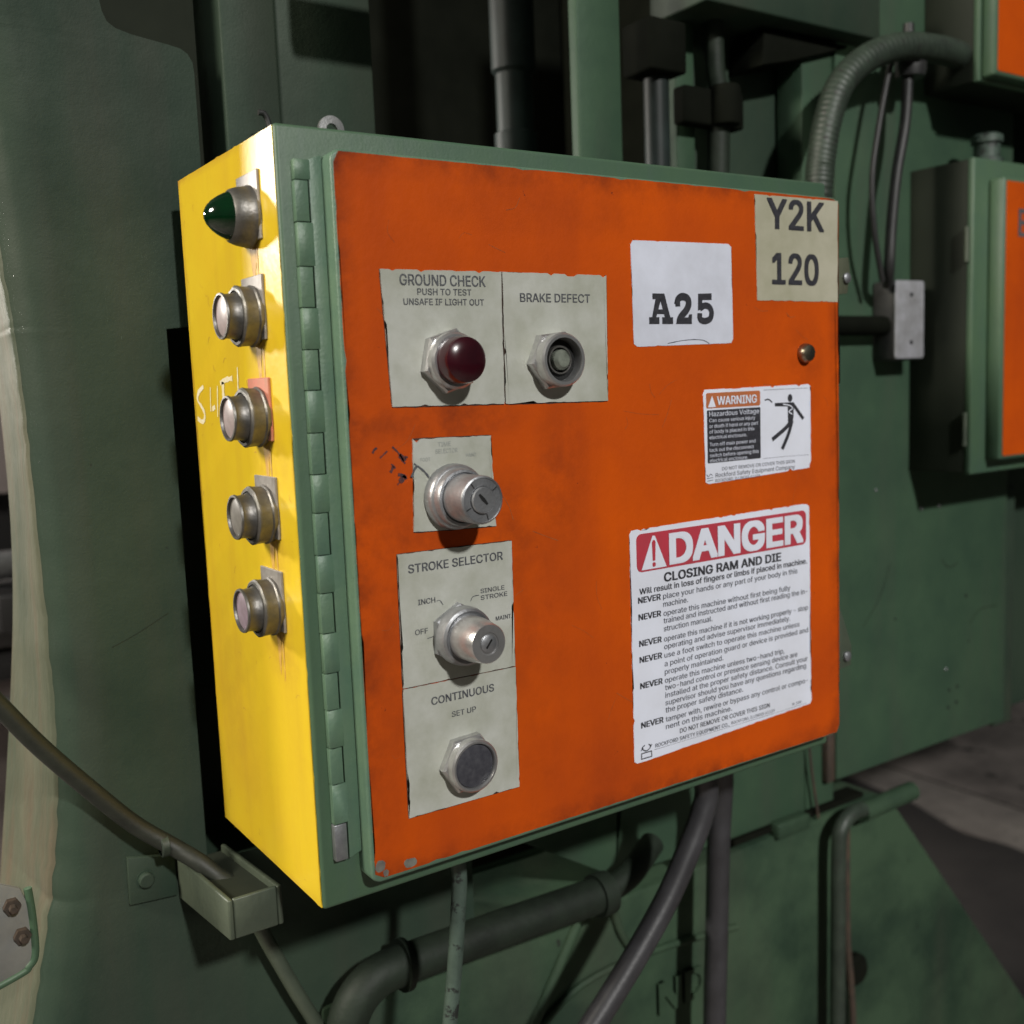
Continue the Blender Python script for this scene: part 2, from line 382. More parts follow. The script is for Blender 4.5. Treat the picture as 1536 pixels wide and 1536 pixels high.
# ---- lettering
try:
    FONT = bpy.data.fonts.load(os.path.join(bpy.utils.resource_path('LOCAL'), 'datafiles', 'fonts', 'Inter.woff2'))
except Exception:
    FONT = None
from mathutils.geometry import delaunay_2d_cdt
_cache = {}
class TM: pass
def text_mesh(s, bold=0.0, res=2):
    """outlines of a line of lettering filled contour by contour; returns vertices and triangles"""
    if (s, res) in _cache: return _cache[(s, res)]
    c = bpy.data.curves.new('t', 'FONT'); c.body = s
    if FONT: c.font = FONT
    o = bpy.data.objects.new('t', c); COL.objects.link(o)
    bpy.context.view_layer.update()
    cu = o.to_curve(bpy.context.evaluated_depsgraph_get(), apply_modifiers=False)
    cont = []
    for sp in cu.splines:
        P = sp.bezier_points; n = len(P); pl = []
        for i in range(n):
            p0, p1 = P[i], P[(i + 1) % n]
            A, Bh, Ch, Dh = p0.co, p0.handle_right, p1.handle_left, p1.co
            line = ((Bh - A).cross(Dh - A).length < 1e-7 and (Ch - A).cross(Dh - A).length < 1e-7)
            for k in range(1 if line else res):
                t = k / (1 if line else res)
                q = A * (1 - t) ** 3 + 3 * Bh * t * (1 - t) ** 2 + 3 * Ch * t * t * (1 - t) + Dh * t ** 3
                if not pl or (Vector((q.x, q.y)) - pl[-1]).length > 1e-5: pl.append(Vector((q.x, q.y)))
        if len(pl) > 2: cont.append(pl)
    o.to_curve_clear(); bpy.data.objects.remove(o); bpy.data.curves.remove(c)
    # union of all contours: constrained triangulation, keep triangles whose winding number is not zero
    pts, eds = [], []
    for pl in cont:
        b0 = len(pts); n = len(pl); pts += pl; eds += [(b0 + i, b0 + (i + 1) % n) for i in range(n)]
    V, _e, T0, *_r = delaunay_2d_cdt(pts, eds, [], 0, 1e-6)
    bb = [(min(p.x for p in pl), max(p.x for p in pl), min(p.y for p in pl), max(p.y for p in pl), [(p.x, p.y) for p in pl]) for pl in cont]
    T = []
    for t in T0:
        qx = sum(V[k].x for k in t) / 3; qy = sum(V[k].y for k in t) / 3; w = 0
        for x0_, x1_, y0_, y1_, pl in bb:
            if qy < y0_ or qy > y1_ or qx > x1_ or qx < x0_: continue
            ax, ay = pl[-1]
            for bx, by in pl:
                if (ay > qy) != (by > qy) and qx < (bx - ax) * (qy - ay) / (by - ay) + ax: w += 1 if by > ay else -1
                ax, ay = bx, by
        if w: T.append(tuple(t))
    Ly = [0] * len(V)
    r = TM(); r.v = V; r.t = T; r.l = Ly; _cache[(s, res)] = r
    return r
CAP = max(v.y for v in text_mesh('H').v)
def add_text(bm, s, x0, z0, cap, x1=None, xs=None, bold=0.0, face=-0.0232, res=2, slope=0.0, centre=None):
    """bold: extra stroke width as a fraction of the cap height, printed as overlapping strikes"""
    if bold > 0:
        w = bold * 2.4 * cap / 1.0; k = 0
        strikes = [(0, 0), (1, 0), (0, 1), (1, 1)] if bold < 0.03 else [(0, 0), (.5, 0), (1, 0), (0, 1), (.5, 1), (1, 1), (0, .5), (1, .5)]
        for i, j in strikes:
            add_text(bm, s, x0 + w * i, z0 + w * .6 * j, cap - w * .6, (x1 - w + w * i) if x1 is not None else None, None, 0.0, face - 0.00003 * k, res); k += 1
        return
    me = text_mesh(s, 0.0, res)
    if not me.v: return 0
    lo = min(v.x for v in me.v); hi = max(v.x for v in me.v)
    sz = cap / CAP
    sx = (x1 - x0) / (hi - lo) if x1 is not None else (xs if xs else sz)
    vs = [bm.verts.new((x0 + (v.x - lo) * sx, face - 0.000006 * ly, z0 + v.y * sz)) for v, ly in zip(me.v, me.l)]
    for t in me.t:
        try: bm.faces.new([vs[i] for i in t])
        except ValueError: pass
    return sx
def up(bm):
    for f in bm.faces:
        f.normal_update()
        if f.normal.y > 0: f.normal_flip()
def flat(name, bm, m, parent):
    up(bm)
    me = bpy.data.meshes.new(name); bm.to_mesh(me); bm.free(); me.materials.append(m)
    o = bpy.data.objects.new(name, me); COL.objects.link(o); o.parent = parent
    if parent.get('root'): o.matrix_parent_inverse = Matrix.Translation(-parent.location)
    return o

# ================================================================== SETTING
def sheet(name, x0, x1, y0, y1, z, m):
    bm = bmesh.new()
    bm.faces.new([bm.verts.new(p) for p in ((x0, y0, z), (x1, y0, z), (x1, y1, z), (x0, y1, z))])
    return finish(name, bm, m)
fl = sheet('floor', -14, 14, -12, 12, -0.95, M['floor']); structure(fl)
bm = bmesh.new(); add_prism(bm, [(2.39, -1.5), (2.655, -1.5), (2.66, 1.2), (2.665, 3.5), (2.43, 3.5), (2.40, 1.0)], -0.946, -0.936, axis='z')
structure(finish('floor_step', bm, M['floor_lip']))
bm = bmesh.new(); add_prism(bm, [(2.660, -1.5), (2.678, -1.5), (2.686, 1.0), (2.688, 3.5), (2.670, 3.5), (2.665, 1.2)], -0.946, -0.944, axis='z')
structure(finish('floor_joint', bm, M['dark_gap']))
bm = bmesh.new(); add_prism(bm, [(2.47, 1.50), (2.44, 1.18), (2.36, 0.97), (2.385, 0.83), (2.37, 0.70), (2.30, 0.2), (1.1, 0.0), (1.1, 1.5)], -0.934, -0.926, axis='z')  # dark sheet laid where shadow lies on the floor
tag(finish('floor_shadow', bm, M['mat']), 'dark sheet laid as shadow on the floor in the gap right of the lower casting', 'mat')  # 'mat' here is the shadow sheet, not a floor mat
bm = bmesh.new(); add_box(bm, -8, 8, 5.2, 5.4, -0.95, 5, 0)
structure(finish('far_wall', bm, M['wall']))

# ================================================================== THE PRESS
press = thing('stamping_press', 'large dark green painted press frame that the orange and yellow control box is mounted on', 'press', (0.4, 0.4, -0.95))
FRONT = [(-0.25, 1.30), (-0.168, 0.80), (-0.1469, 0.60), (-0.142, 0.50), (-0.1371, 0.4393), (-0.1362, 0.33), (-0.1353, 0.2334), (-0.1350, 0.12),
         (-0.1385, 0.0437), (-0.152, -0.05), (-0.1782, -0.1654), (-0.215, -0.30), (-0.27, -0.50), (-0.35, -0.95)]
BACK = [(-0.25, 1.30), (-0.166, 0.80), (-0.1450, 0.60), (-0.139, 0.50), (-0.1330, 0.4447), (-0.1320, 0.3057), (-0.1375, 0.2068), (-0.1500, 0.1003),
        (-0.1647, -0.0068), (-0.1756, -0.0784), (-0.187, -0.17), (-0.225, -0.30), (-0.28, -0.50), (-0.36, -0.95)]
def interp(pl, z):
    for (xa, za), (xb, zb) in zip(pl, pl[1:]):
        if zb <= z <= za: return xa + (xb - xa) * (za - z) / (za - zb)
    return pl[0][0] if z > pl[0][1] else pl[-1][0]
NOTCH = [(-0.048, 1.30), (-0.048, 0.770), (-0.0465, 0.761), (-0.043, 0.753), (-0.036, 0.7480), (-0.022, 0.7445), (0.012, 0.7400), (0.0225, 0.7380), (0.0290, 0.7340), (0.0330, 0.7270), (0.034, 0.718), (0.034, 0.482), (-0.0108, 0.478), (-0.0108, -0.055), (0.30, -0.060), (0.30, -0.95)]
CF = 0.27
Z = sorted({round(-0.95 + 0.0125 * i, 4) for i in range(181)} | {z for _, z in NOTCH if z > -0.95} | {0.7415, 0.7465, 0.48, -0.0575}, reverse=True)
rnd = random.Random(4)
F_ = []; B_ = []
for z in Z:
    sm = lambda pl: sum(interp(pl, z + d) for d in (-0.04, -0.02, 0, 0.02, 0.04)) / 5
    F_.append((sm(FRONT) + 0.0022 * noise.noise(Vector((z * 60, 3, 0))) + rnd.uniform(-.0005, .0005), z)); B_.append((sm(BACK), z))
bm = bmesh.new(); rows = []
for (x, z), (xb, _) in zip(F_, B_):
    xr = interp(NOTCH, z)
    rows.append([bm.verts.new(p) for p in ((xb, 0.45, z), (x, CF + 0.0250, z), (x + 0.006, CF + 0.0120, z), (x + 0.018, CF + 0.0035, z), (x + 0.040, CF, z), (xr, CF, z), (xr + 0.0, 0.45, z))])
for A, Bq in zip(rows, rows[1:]):
    for k in (1, 2, 3, 4, 5): bm.faces.new((A[k], A[k + 1], Bq[k + 1], Bq[k]))
    bm.faces.new((A[6], A[0], Bq[0], Bq[6]))
column = finish('column', bm, M['press'], press, smooth=38)
bm = bmesh.new()   # the flame cut edge of the column, its own face with a rounded arris
cols = []
for (x, z), (xb, _) in zip(F_, B_):
    row = []
    for t, off in ((0, 0.0), (0.012, -0.0022), (0.035, -0.0034), (0.3, -0.003 + 0.0015 * noise.noise(Vector((1, z * 25, 0)))), (0.6, -0.0035 + 0.002 * noise.noise(Vector((5, z * 18, 0)))), (1.0, -0.003)):
        row.append(bm.verts.new((x + (xb - x) * t + off, CF + 0.0247 + 0.155 * t, z)))
    cols.append(row)
for A, Bq in zip(cols, cols[1:]):
    for k in range(5): bm.faces.new((A[k], A[k + 1], Bq[k + 1], Bq[k]))
finish('cut_edge', bm, M['cut_edge'], press, smooth=60)
# panel behind opening and notch; the notch's dark strip stands for the box's shadow
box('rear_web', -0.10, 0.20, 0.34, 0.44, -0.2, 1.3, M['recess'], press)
#box('head_overhang', 0.585, 2.8, -0.46, 0.262, 1.03, 1.5, M['press'], press, bev=0.01)
box('upright_bar', 0.061, 0.1175, CF - 0.004, 0.36, 0.05, 1.3, M['press'], press, bev=0.003)
box('side_plate', 0.1185, 0.2242, CF, 0.31, 0.05, 1.3, M['press'], press, bev=0.003)
box('upright_bar', 0.4935, 0.5605, CF - 0.002, 0.285, 0.05, 1.3, M['plate'], press, bev=0.003)
bm = bmesh.new()   # unseen bar added above the view to shade a band of the side plate
add_box(bm, 0.121, 0.24, 0.125, 0.150, 0.822, 0.868, 0.003)
finish('shadow_bar', bm, M['press'], press, smooth=50)
# shaft inside the opening
lathe('shaft', [(0, 0), (0.030, 0), (0.030, 0.26), (0.026, 0.262), (0.026, 0.34), (0.031, 0.345), (0.031, 0.9), (0, 0.9)], M['shaft'], press, axis='z', seg=32, loc=(0.562, 0.5, 0.5))
box('inner_wall', 0.15, 1.0, 0.95, 1.0, -0.95, 1.4, M['dark_gap'], press)  # black colour stands in for the shaded depth of the opening
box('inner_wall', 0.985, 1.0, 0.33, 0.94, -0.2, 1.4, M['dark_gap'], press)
# small parts right of the opening
tube('pipe', [(0.645, 0.30, 0.1), (0.645, 0.30, 0.40), (0.645, 0.30, 0.795)], 0.0165, M['shaft'], press, straight=True)
box('clamp_block', 0.610, 0.672, 0.27, 0.325, 0.796, 0.86, M['dark_gap'], press, bev=0.004)
box('narrow_plate', 0.690, 0.722, 0.31, 0.33, 0.05, 1.3, M['plate'], press, bev=0.002)
box('clamp_block', 0.680, 0.790, 0.285, 0.308, 0.742, 0.790, M['dark_gap'], press, bev=0.004)
tube('pipe', [(0.742, 0.292, 0.1), (0.745, 0.292, 0.60), (0.748, 0.292, 0.745)], 0.0150, M['duct'], press)
tube('pipe', [(0.748, 0.292, 0.79), (0.742, 0.292, 0.87), (0.740, 0.292, 1.3)], 0.0125, M['duct'], press)
lathe('coupling', [(0, 0), (0.019, 0), (0.021, 0.003), (0.021, 0.047), (0.019, 0.05), (0, 0.05)], M['dark_gap'], press, axis='z', loc=(0.748, 0.280, 0.743))
box('recessed_plate', 0.735, 0.905, 0.325, 0.345, 0.05, 1.3, M['press'], press, bev=0.001)  # recessed plate and ledge take darker press green in place of weaker light
box('top_ledge', 0.672, 1.012, 0.235, 0.34, 0.876, 0.96, M['press'], press, bev=0.003)
prism('cavity_shade', [(0.800, 0.822), (0.805, 0.868), (0.975, 0.872), (0.975, 0.868), (0.862, 0.836)], 0.262, 0.325, M['dark_gap'], press, bev=0.002)  # dark wedge standing in for the shaded cavity under the ledge
prism('narrow_plate', [(0.892, -0.243), (0.955, -0.243), (0.955, 0.874), (0.892, 0.874)], 0.274, 0.32, M['plate'], press, bev=0.0015)
prism('main_plate', [(0.958, -0.211), (1.408, -0.211), (1.408, 1.3), (0.958, 1.3)], CF, 0.32, M['plate'], press, bev=0.002)
prism('lower_web', [(0.30, -0.10), (0.52, -0.235), (0.70, -0.243), (0.889, -0.243), (0.889, 0.655), (0.565, 0.655), (0.565, 0.05), (0.30, 0.05)], 0.273, 0.32, M['plate'], press, bev=0.0015)
box('recessed_plate', 1.405, 2.6, 0.345, 0.40, -0.235, 1.3, M['press'], press, bev=0.002)
box('end_post', 1.404, 1.46, 0.286, 0.345, -0.228, 0.20, M['press'], press, bev=0.002)
# the lower casting
prism('lower_casting', [(0.10, -0.255), (0.50, -0.262), (1.05, -0.256), (1.085, -0.272), (1.10, -0.290), (1.264, -0.491), (1.493, -0.775), (1.63, -0.95), (0.05, -0.95)],
      0.265, 0.45, M['cast'], press, bev=0.006)
prism('casting_lip', [(0.735, -0.2455), (0.735, -0.2535), (1.02, -0.2535), (1.02, -0.2455)], 0.269, 0.30, M['dark_gap'], press)
for k, (x0, x1) in enumerate(((0.812, 0.880),)):
    box('weld_block', x0, x1, 0.255, 0.275, -0.262, -0.239, M['cast'], press, bev=0.003)
tube('casting_pipe_lug', [(0.985, 0.245, -0.262), (1.06, 0.245, -0.260), (1.110, 0.245, -0.259)], 0.0150, M['cast'], press, straight=True)
bm = bmesh.new()
add_tube(bm, spline([(0.505, 0.262, -0.27), (0.518, 0.262, -0.309), (0.545, 0.262, -0.352)], 5), 0.006, 8)
add_tube(bm, spline([(0.455, 0.262, -0.26), (0.42, 0.262, -0.31), (0.34, 0.262, -0.43)], 5), 0.007, 8)
add_tube(bm, spline([(0.36, 0.262, -0.40), (0.45, 0.262, -0.355), (0.58, 0.262, -0.352), (0.73, 0.262, -0.370)], 5), 0.005, 8)
finish('cast_rib', bm, M['cast'], press, smooth=50)
bm = bmesh.new(); add_text(bm, 'ND', 0.578, -0.447, 0.046, x1=0.668, bold=0.05, face=0.2595, res=3)
up(bm)
r = bmesh.ops.extrude_face_region(bm, geom=list(bm.faces))
for v in [g for g in r['geom'] if isinstance(g, bmesh.types.BMVert)]: v.co.y += 0.010
finish('raised_lettering', bm, M['cast'], press)
for (x, z, r_, k) in ((1.165, 0.190, .0032, 1), (1.212, 0.190, .0032, 1), (1.235, -0.087, .0028, 1), (1.245, -0.125, .003, 0), (1.268, -0.123, .003, 0), (1.243, -0.155, .003, 0),
                      (1.266, -0.150, .003, 0), (1.29, 0.03, .003, 0), (1.05, 0.23, .0025, 1), (1.10, 0.02, .002, 0), (1.30, -0.05, .002, 0), (0.99, -0.02, .002, 0)):
    if k: lathe('screw_head', [(r_, 0), (r_, 0.0015), (r_ * .6, 0.0028), (0, 0.003)], M['steel'], press, seg=10, loc=(x, CF + .0005, z))
    else: lathe('drilled_hole', [(r_, 0), (r_, 0.0006), (0, 0.0007)], M['hole'], press, seg=10, loc=(x, CF, z))
# ================================================================== THINGS LEFT OF AND UNDER THE BOX
br_ = thing('support_bracket', 'faded green angle bracket and channel bolted to the column below the yellow side', 'bracket', (-0.02, 0.27, -0.08))
prism('mounting_plate', [(-0.090, -0.0745), (-0.044, -0.078), (-0.044, -0.036), (-0.089, -0.026)], 0.264, 0.2695, M['press'], br_, bev=0.0012)
lathe('bolt_head', [(0, 0), (0.0095, 0), (0.0095, 0.001), (0.0075, 0.001), (0.0075, 0.005), (0.006, 0.0062), (0, 0.0062)], M['press'], br_, seg=24, loc=(-0.0735, 0.264, -0.052))
bm = bmesh.new()
def quadbox(bm, P):   # 8 corners: bottom 4, top 4
    v = [bm.verts.new(p) for p in P]
    for f in ((0, 3, 2, 1), (4, 5, 6, 7), (0, 1, 5, 4), (1, 2, 6, 5), (2, 3, 7, 6), (3, 0, 4, 7)): bm.faces.new([v[i] for i in f])
    return v
def wall_(bm, xa, xb, ya, yb, zf0, zf1, zb0, zb1):
    quadbox(bm, [(xa, ya, zf0), (xb, ya, zf0), (xb, yb, zb0), (xa, yb, zb0), (xa, ya, zf1), (xb, ya, zf1), (xb, yb, zb1), (xa, yb, zb1)])
wall_(bm, -0.042, -0.037, 0.113, 0.2685, -0.061, -0.024, -0.083, -0.040)
wall_(bm, 0.003, 0.008, 0.113, 0.2685, -0.061, -0.024, -0.083, -0.040)
wall_(bm, -0.0368, 0.0028, 0.113, 0.118, -0.061, -0.024, -0.0615, -0.0245)
wall_(bm, -0.0368, 0.0028, 0.118, 0.2685, -0.061, -0.056, -0.083, -0.078)
bmesh.ops.bevel(bm, geom=list(bm.edges), offset=0.0016, segments=2, profile=0.5, affect='EDGES')
finish('channel', bm, M['tray'], br_, smooth=50)
bm = bmesh.new(); wall_(bm, -0.0368, 0.0028, 0.118, 0.2685, -0.0558, -0.031, -0.0778, -0.047); finish('shade_fill', bm, M['recess'], br_)  # dark block standing in for the shaded inside of the channel

cb = thing('power_cable', 'thick dusty grey-green cable sagging from the left edge into the bracket', 'cable', (-0.18, 0.24, 0.15))
tube('sheath', [(-0.27, 0.26, 0.262), (-0.2161, 0.242, 0.1918), (-0.1886, 0.24, 0.1509), (-0.1598, 0.24, 0.1081), (-0.124, 0.24, 0.0618), (-0.086, 0.238, 0.0162), (-0.054, 0.228, -0.012),
              (-0.036, 0.21, -0.026), (-0.020, 0.195, -0.042), (-0.008, 0.175, -0.050)], 0.0085, M['khaki_cable'], cb)
lathe('cable_clip', [(0.0092, 0), (0.0108, 0.001), (0.0108, 0.007), (0.0092, 0.008)], M['conduit'], cb, axis='-x', loc=(-0.058, 0.231, -0.009), seg=20)

o = tube('thin_conduit', [(0.020, 0.235, -0.105), (0.0343, 0.24, -0.1416), (0.0591, 0.24, -0.2017), (0.0819, 0.24, -0.2525), (0.14, 0.24, -0.38)], 0.0075, M['tray'])
tag(o, 'thin pale green conduit slanting down from the channel bracket to the bottom edge', 'conduit')

bp = thing('bolted_plate', 'small white steel plate with rounded corner and two dark bolts at the lower left edge', 'bracket', (-0.21, 0.25, -0.1))
prism('plate', [(-0.30, -0.012), (-0.215, -0.004), (-0.186, -0.020), (-0.1785, -0.045), (-0.1785, -0.080), (-0.185, -0.094), (-0.205, -0.104), (-0.30, -0.125)], 0.247, 0.252, M['white_bracket'], bp, bev=0.0015)
tube('rim', [(-0.1800, 0.2485, -0.022), (-0.1785, 0.2485, -0.050), (-0.1790, 0.2485, -0.084), (-0.1850, 0.2485, -0.095), (-0.2000, 0.2485, -0.102), (-0.3, 0.2485, -0.126)], 0.0036, M['green'], bp)
for x, z in ((-0.1945, -0.033), (-0.1885, -0.063)):
    lathe('bolt', [(0, 0), (0.0075, 0), (0.0075, 0.006), (0.0035, 0.006), (0.0035, 0.013), (0, 0.013)], M['rust'], bp, seg=6, loc=(x, 0.247, z), smooth=20)

du = thing('elbow_pipe', 'fat dark green pipe with elbow running level under the control box', 'pipe', (0.12, 0.2, -0.3))
arc = [(0.105, 0.215, -0.95), (0.105, 0.215, -0.60), (0.105, 0.215, -0.34), (0.105, 0.215, -0.275)] + [(0.160 - 0.055 * math.cos(a), 0.215, -0.262 + 0.055 * math.sin(a)) for a in (0.05, 0.4, 0.8, 1.2, 1.5)] + [(0.178, 0.215, -0.207)]
bm = bmesh.new(); add_tube(bm, spline(arc, 3), 0.022, 24); finish('elbow', bm, M['duct'], du, smooth=50)
bm = bmesh.new(); add_tube(bm, [(0.172, 0.215, -0.207), (0.30, 0.215, -0.209), (0.445, 0.215, -0.213)], 0.0215, 24); finish('straight_run', bm, M['duct'], du, smooth=50)
for x0, rr, w in ((0.171, 0.028, 0.007), (0.440, 0.026, 0.020)):
    bm = bmesh.new(); add_tube(bm, [(x0, 0.215, -0.207 - (x0 > .3) * .006), (x0 + w, 0.215, -0.2075 - (x0 > .3) * .006)], rr, 24); finish('flange', bm, M['duct'], du, smooth=50)
tube('end_fitting', [(0.455, 0.215, -0.213), (0.50, 0.22, -0.205), (0.56, 0.245, -0.19)], 0.016, M['duct'], du)

def conduit_thing(name, label, cat, pts, r, m, ferrule=None):
    t = thing(name, label, cat, pts[0])
    tube('sheath', pts, r, m, t)
    if ferrule:
        lathe('connector', ferrule[1], M['galv'], t, axis='-z', seg=24, loc=ferrule[0])
    return t
conn = [(0, 0), (0.020, 0), (0.020, 0.006), (0.016, 0.007), (0.016, 0.022), (0.0135, 0.024), (0.0135, 0.030), (0, 0.030)]
conduit_thing('rubber_hose', 'thick grey hose curving left and down from the bottom of the control box', 'hose',
     [(0.500, 0.10, -0.012), (0.5185, 0.10, -0.060), (0.5105, 0.10, -0.090), (0.4912, 0.10, -0.1231), (0.4537, 0.10, -0.1759), (0.4023, 0.10, -0.2302), (0.3435, 0.10, -0.2835), (0.27, 0.10, -0.345), (0.18, 0.1, -0.44)],
     0.0140, M['hose'], ((0.5195, 0.10, -0.001), conn))
conduit_thing('rubber_hose', 'darker hose hanging straight down behind the connector of the thick grey hose', 'hose',
     [(0.590, 0.17, -0.010), (0.622, 0.18, -0.085), (0.630, 0.19, -0.140), (0.6259, 0.19, -0.1849), (0.6196, 0.19, -0.3113), (0.6132, 0.19, -0.436), (0.612, 0.19, -0.60)], 0.0150, M['hose'])
o = tube('painted_conduit', [(0.166, 0.08, -0.001), (0.1725, 0.08, -0.050), (0.169, 0.08, -0.09), (0.163, 0.08, -0.14), (0.154, 0.08, -0.20), (0.140, 0.08, -0.30)], 0.0075, M['teal'])
tag(o, 'thin pale teal conduit with flaking paint under the lower left of the control box', 'conduit')
tube_ = conduit_thing('dark_conduit', 'dark green pipe bending down the lower casting right of the hoses', 'conduit',
     [(0.9071, 0.23, -0.80), (0.9108, 0.23, -0.43), (0.9127, 0.23, -0.295), (0.920, 0.23, -0.262), (0.945, 0.232, -0.249), (0.975, 0.235, -0.250)], 0.0115, M['conduit'])
o = tube('thin_rod', [(0.9555, 0.25, -0.265), (0.957, 0.25, -0.45), (0.966, 0.25, -0.54), (0.971, 0.25, -0.62), (0.969, 0.25, -0.80)], 0.0055, M['rust'])
tag(o, 'thin rusty rod running down beside the dark green pipe on the casting', 'rod')
o = lathe('round_plug', [(0, 0), (0.026, 0), (0.026, 0.010), (0.020, 0.016), (0, 0.018)], M['dark_gap'], loc=(0.985, 0.2645, -0.525), seg=24)
tag(o, 'round dark plug on the lower casting beside the thin rusty rod', 'plug')
o = tube('hanging_wire', [(0.884, 0.262, -0.118), (0.892, 0.262, -0.18), (0.906, 0.262, -0.255)], 0.0022, M['rust'])
tag(o, 'thin dark wire slanting down to the seam below the right end of the control box', 'wire')
o = box('rusty_strap', 0.928, 0.944, 0.262, 0.2735, -0.206, -0.125, M['rust'], bev=0.001)
tag(o, 'short rusty strap on the plate just right of the slanting thin wire', 'strap')

# ================================================================== THINGS ON THE RIGHT
cn = thing('flexible_conduit', 'ribbed grey flexible conduit arching from behind the box towards the upper cabinet', 'conduit', (0.84, 0.2, 0.65))
path = spline([(0.836, 0.21, 0.55), (0.8366, 0.2, 0.6476), (0.8425, 0.2, 0.6909), (0.856, 0.2, 0.7432), (0.8836, 0.2, 0.7933), (0.9361, 0.2, 0.832), (1.0081, 0.2, 0.8573), (1.0999, 0.205, 0.868), (1.165, 0.21, 0.868), (1.22, 0.215, 0.862)], 22)
bm = bmesh.new(); add_tube(bm, path, 0.0185, 20, radf=lambda i: 1.0 + 0.055 * math.sin(i * 2.1)); finish('ribbed_sheath', bm, M['conduit'], cn, smooth=80)
lathe('end_nut', [(0, 0), (0.024, 0), (0.024, 0.02), (0, 0.02)], M['steel'], cn, axis='-x', seg=6, loc=(1.235, 0.215, 0.862), smooth=20)
o = tube('power_cable', [(1.055, 0.22, 0.90), (1.0542, 0.22, 0.8463), (1.0488, 0.22, 0.7676), (1.0295, 0.22, 0.6918), (1.0179, 0.22, 0.6166), (1.0135, 0.22, 0.56), (1.030, 0.235, 0.535)], 0.0078, M['cable'])
tag(o, 'thicker black cable hanging down into the metal switch box', 'cable')
o = tube('power_cable', [(1.04, 0.225, 0.87), (1.0132, 0.22, 0.835), (0.9886, 0.22, 0.7524), (0.9742, 0.22, 0.6785), (0.9804, 0.22, 0.6055), (1.0047, 0.225, 0.54)], 0.0042, M['cable'])
tag(o, 'thinner black cable bowing left of the thick black cable above the switch box', 'cable')
o = lathe('cable_gland', [(0, 0), (0.020, 0), (0.022, 0.01), (0.022, 0.03), (0.012, 0.045), (0, 0.045)], M['cable'], axis='z', loc=(1.060, 0.22, 0.828), seg=20)
tag(o, 'black gland under the arching conduit where the cables hang from', 'cable gland')
sb = thing('switch_box', 'small dark switch box with light metal cover plate right of the control box', 'switch box', (1.07, 0.27, 0.43))
box('body', 1.040, 1.106, 0.230, 0.2695, 0.426, 0.543, M['cable'], sb, bev=0.004)
prism('cover_plate', rrect(1.0385, 1.106, 0.4285, 0.5425, 0.004), 0.2268, 0.2298, M['galv'], sb, bev=0.0008)
for z in (0.452, 0.522): lathe('cover_screw', [(0.0032, 0), (0.0032, 0.001), (0, 0.0016)], M['hole'], sb, seg=10, loc=(1.075, 0.2268, z))
tube('conduit_stub', [(0.70, 0.250, 0.478), (1.0, 0.250, 0.478), (1.041, 0.250, 0.478)], 0.0145, M['dark_gap'], sb, straight=True)

def cabinet(name, label, x0, x1, y0, y1, z0, z1, dx, dz0, dz1, dy):
    t = thing(name, label, 'cabinet', (x0, y1, z0))
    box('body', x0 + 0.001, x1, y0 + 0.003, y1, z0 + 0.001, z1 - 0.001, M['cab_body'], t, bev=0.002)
    box('front_frame', x0, x1 + 0.01, y0, y0 + 0.010, z0, z1, M['green'], t, bev=0.002)
    box('door', dx, x1 + .1, dy, y0 - 0.001, dz0, dz1, M['green'], t, bev=0.004)
    prism('orange_face', rrect(dx + 0.007, x1 + 0.09, dz0 + 0.006, dz1 - 0.006, 0.003), dy - 0.0008, dy + 0.001, M['orange'], t)
    return t
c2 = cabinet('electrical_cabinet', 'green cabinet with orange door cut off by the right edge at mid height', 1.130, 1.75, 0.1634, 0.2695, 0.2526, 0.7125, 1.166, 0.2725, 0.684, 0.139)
for z0_, z1_ in ((0.565, 0.615), (0.295, 0.345)):
    bm = bmesh.new(); add_tube(bm, [(1.1278, 0.172, z0_), (1.1278, 0.172, z1_)], 0.0035, 10); finish('hinge', bm, M['tray'], c2, smooth=40)
bm = bmesh.new(); add_text(bm, 'E', 1.203, 0.600, 0.040, x1=1.228, bold=0.03, face=0.1378)
flat('lettering', bm, M['ink_soft'], c2)
cf = thing('conduit_fitting', 'pale blue-grey conduit fitting standing on top of the mid height cabinet', 'fitting', (1.25, 0.2, 0.7125))
lathe('fitting_body', [(0, 0), (0.024, 0), (0.024, 0.012), (0.019, 0.014), (0.019, 0.034), (0.023, 0.036), (0.023, 0.046), (0.016, 0.05), (0, 0.05)], M['teal'], cf, axis='z', loc=(1.235, 0.21, 0.7135), seg=24)
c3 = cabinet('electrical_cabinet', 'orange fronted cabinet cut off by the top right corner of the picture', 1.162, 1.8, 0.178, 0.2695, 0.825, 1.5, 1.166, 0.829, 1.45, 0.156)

# far background seen past the column's left edge
fm = thing('far_machine', 'blurred light grey machine with bars seen past the left edge of the press column', 'machine', (0, 2.2, -0.95))
box('panel', -0.6, 0.40, 2.25, 2.3, -0.95, -0.26, M['far_pink'], fm)
box('panel', -0.6, 0.40, 2.15, 2.2, -0.20, -0.14, M['far_white'], fm)
box('beam', -0.6, 0.40, 2.0, 2.1, -0.25, -0.205, M['far_dark'], fm)
box('beam', -0.6, 0.40, 2.05, 2.2, -0.135, -0.02, M['far_white'], fm)
box('block', 0.03, 0.20, 1.9, 2.04, -0.115, -0.03, M['far_dark'], fm)
tube('bar', [(-0.6, 2.0, -0.32), (0.4, 2.0, -0.32)], 0.03, M['steel'], fm, straight=True)
tube('bar', [(-0.6, 2.0, 0.03), (0.4, 2.0, 0.03)], 0.035, M['steel'], fm, straight=True)
box('upper_panel', -0.6, 0.40, 2.3, 2.35, 0.18, 0.70, M['far_pink'], fm)
box('dark_frame', -0.6, 0.40, 2.36, 2.4, -0.26, 1.6, M['far_dark'], fm)

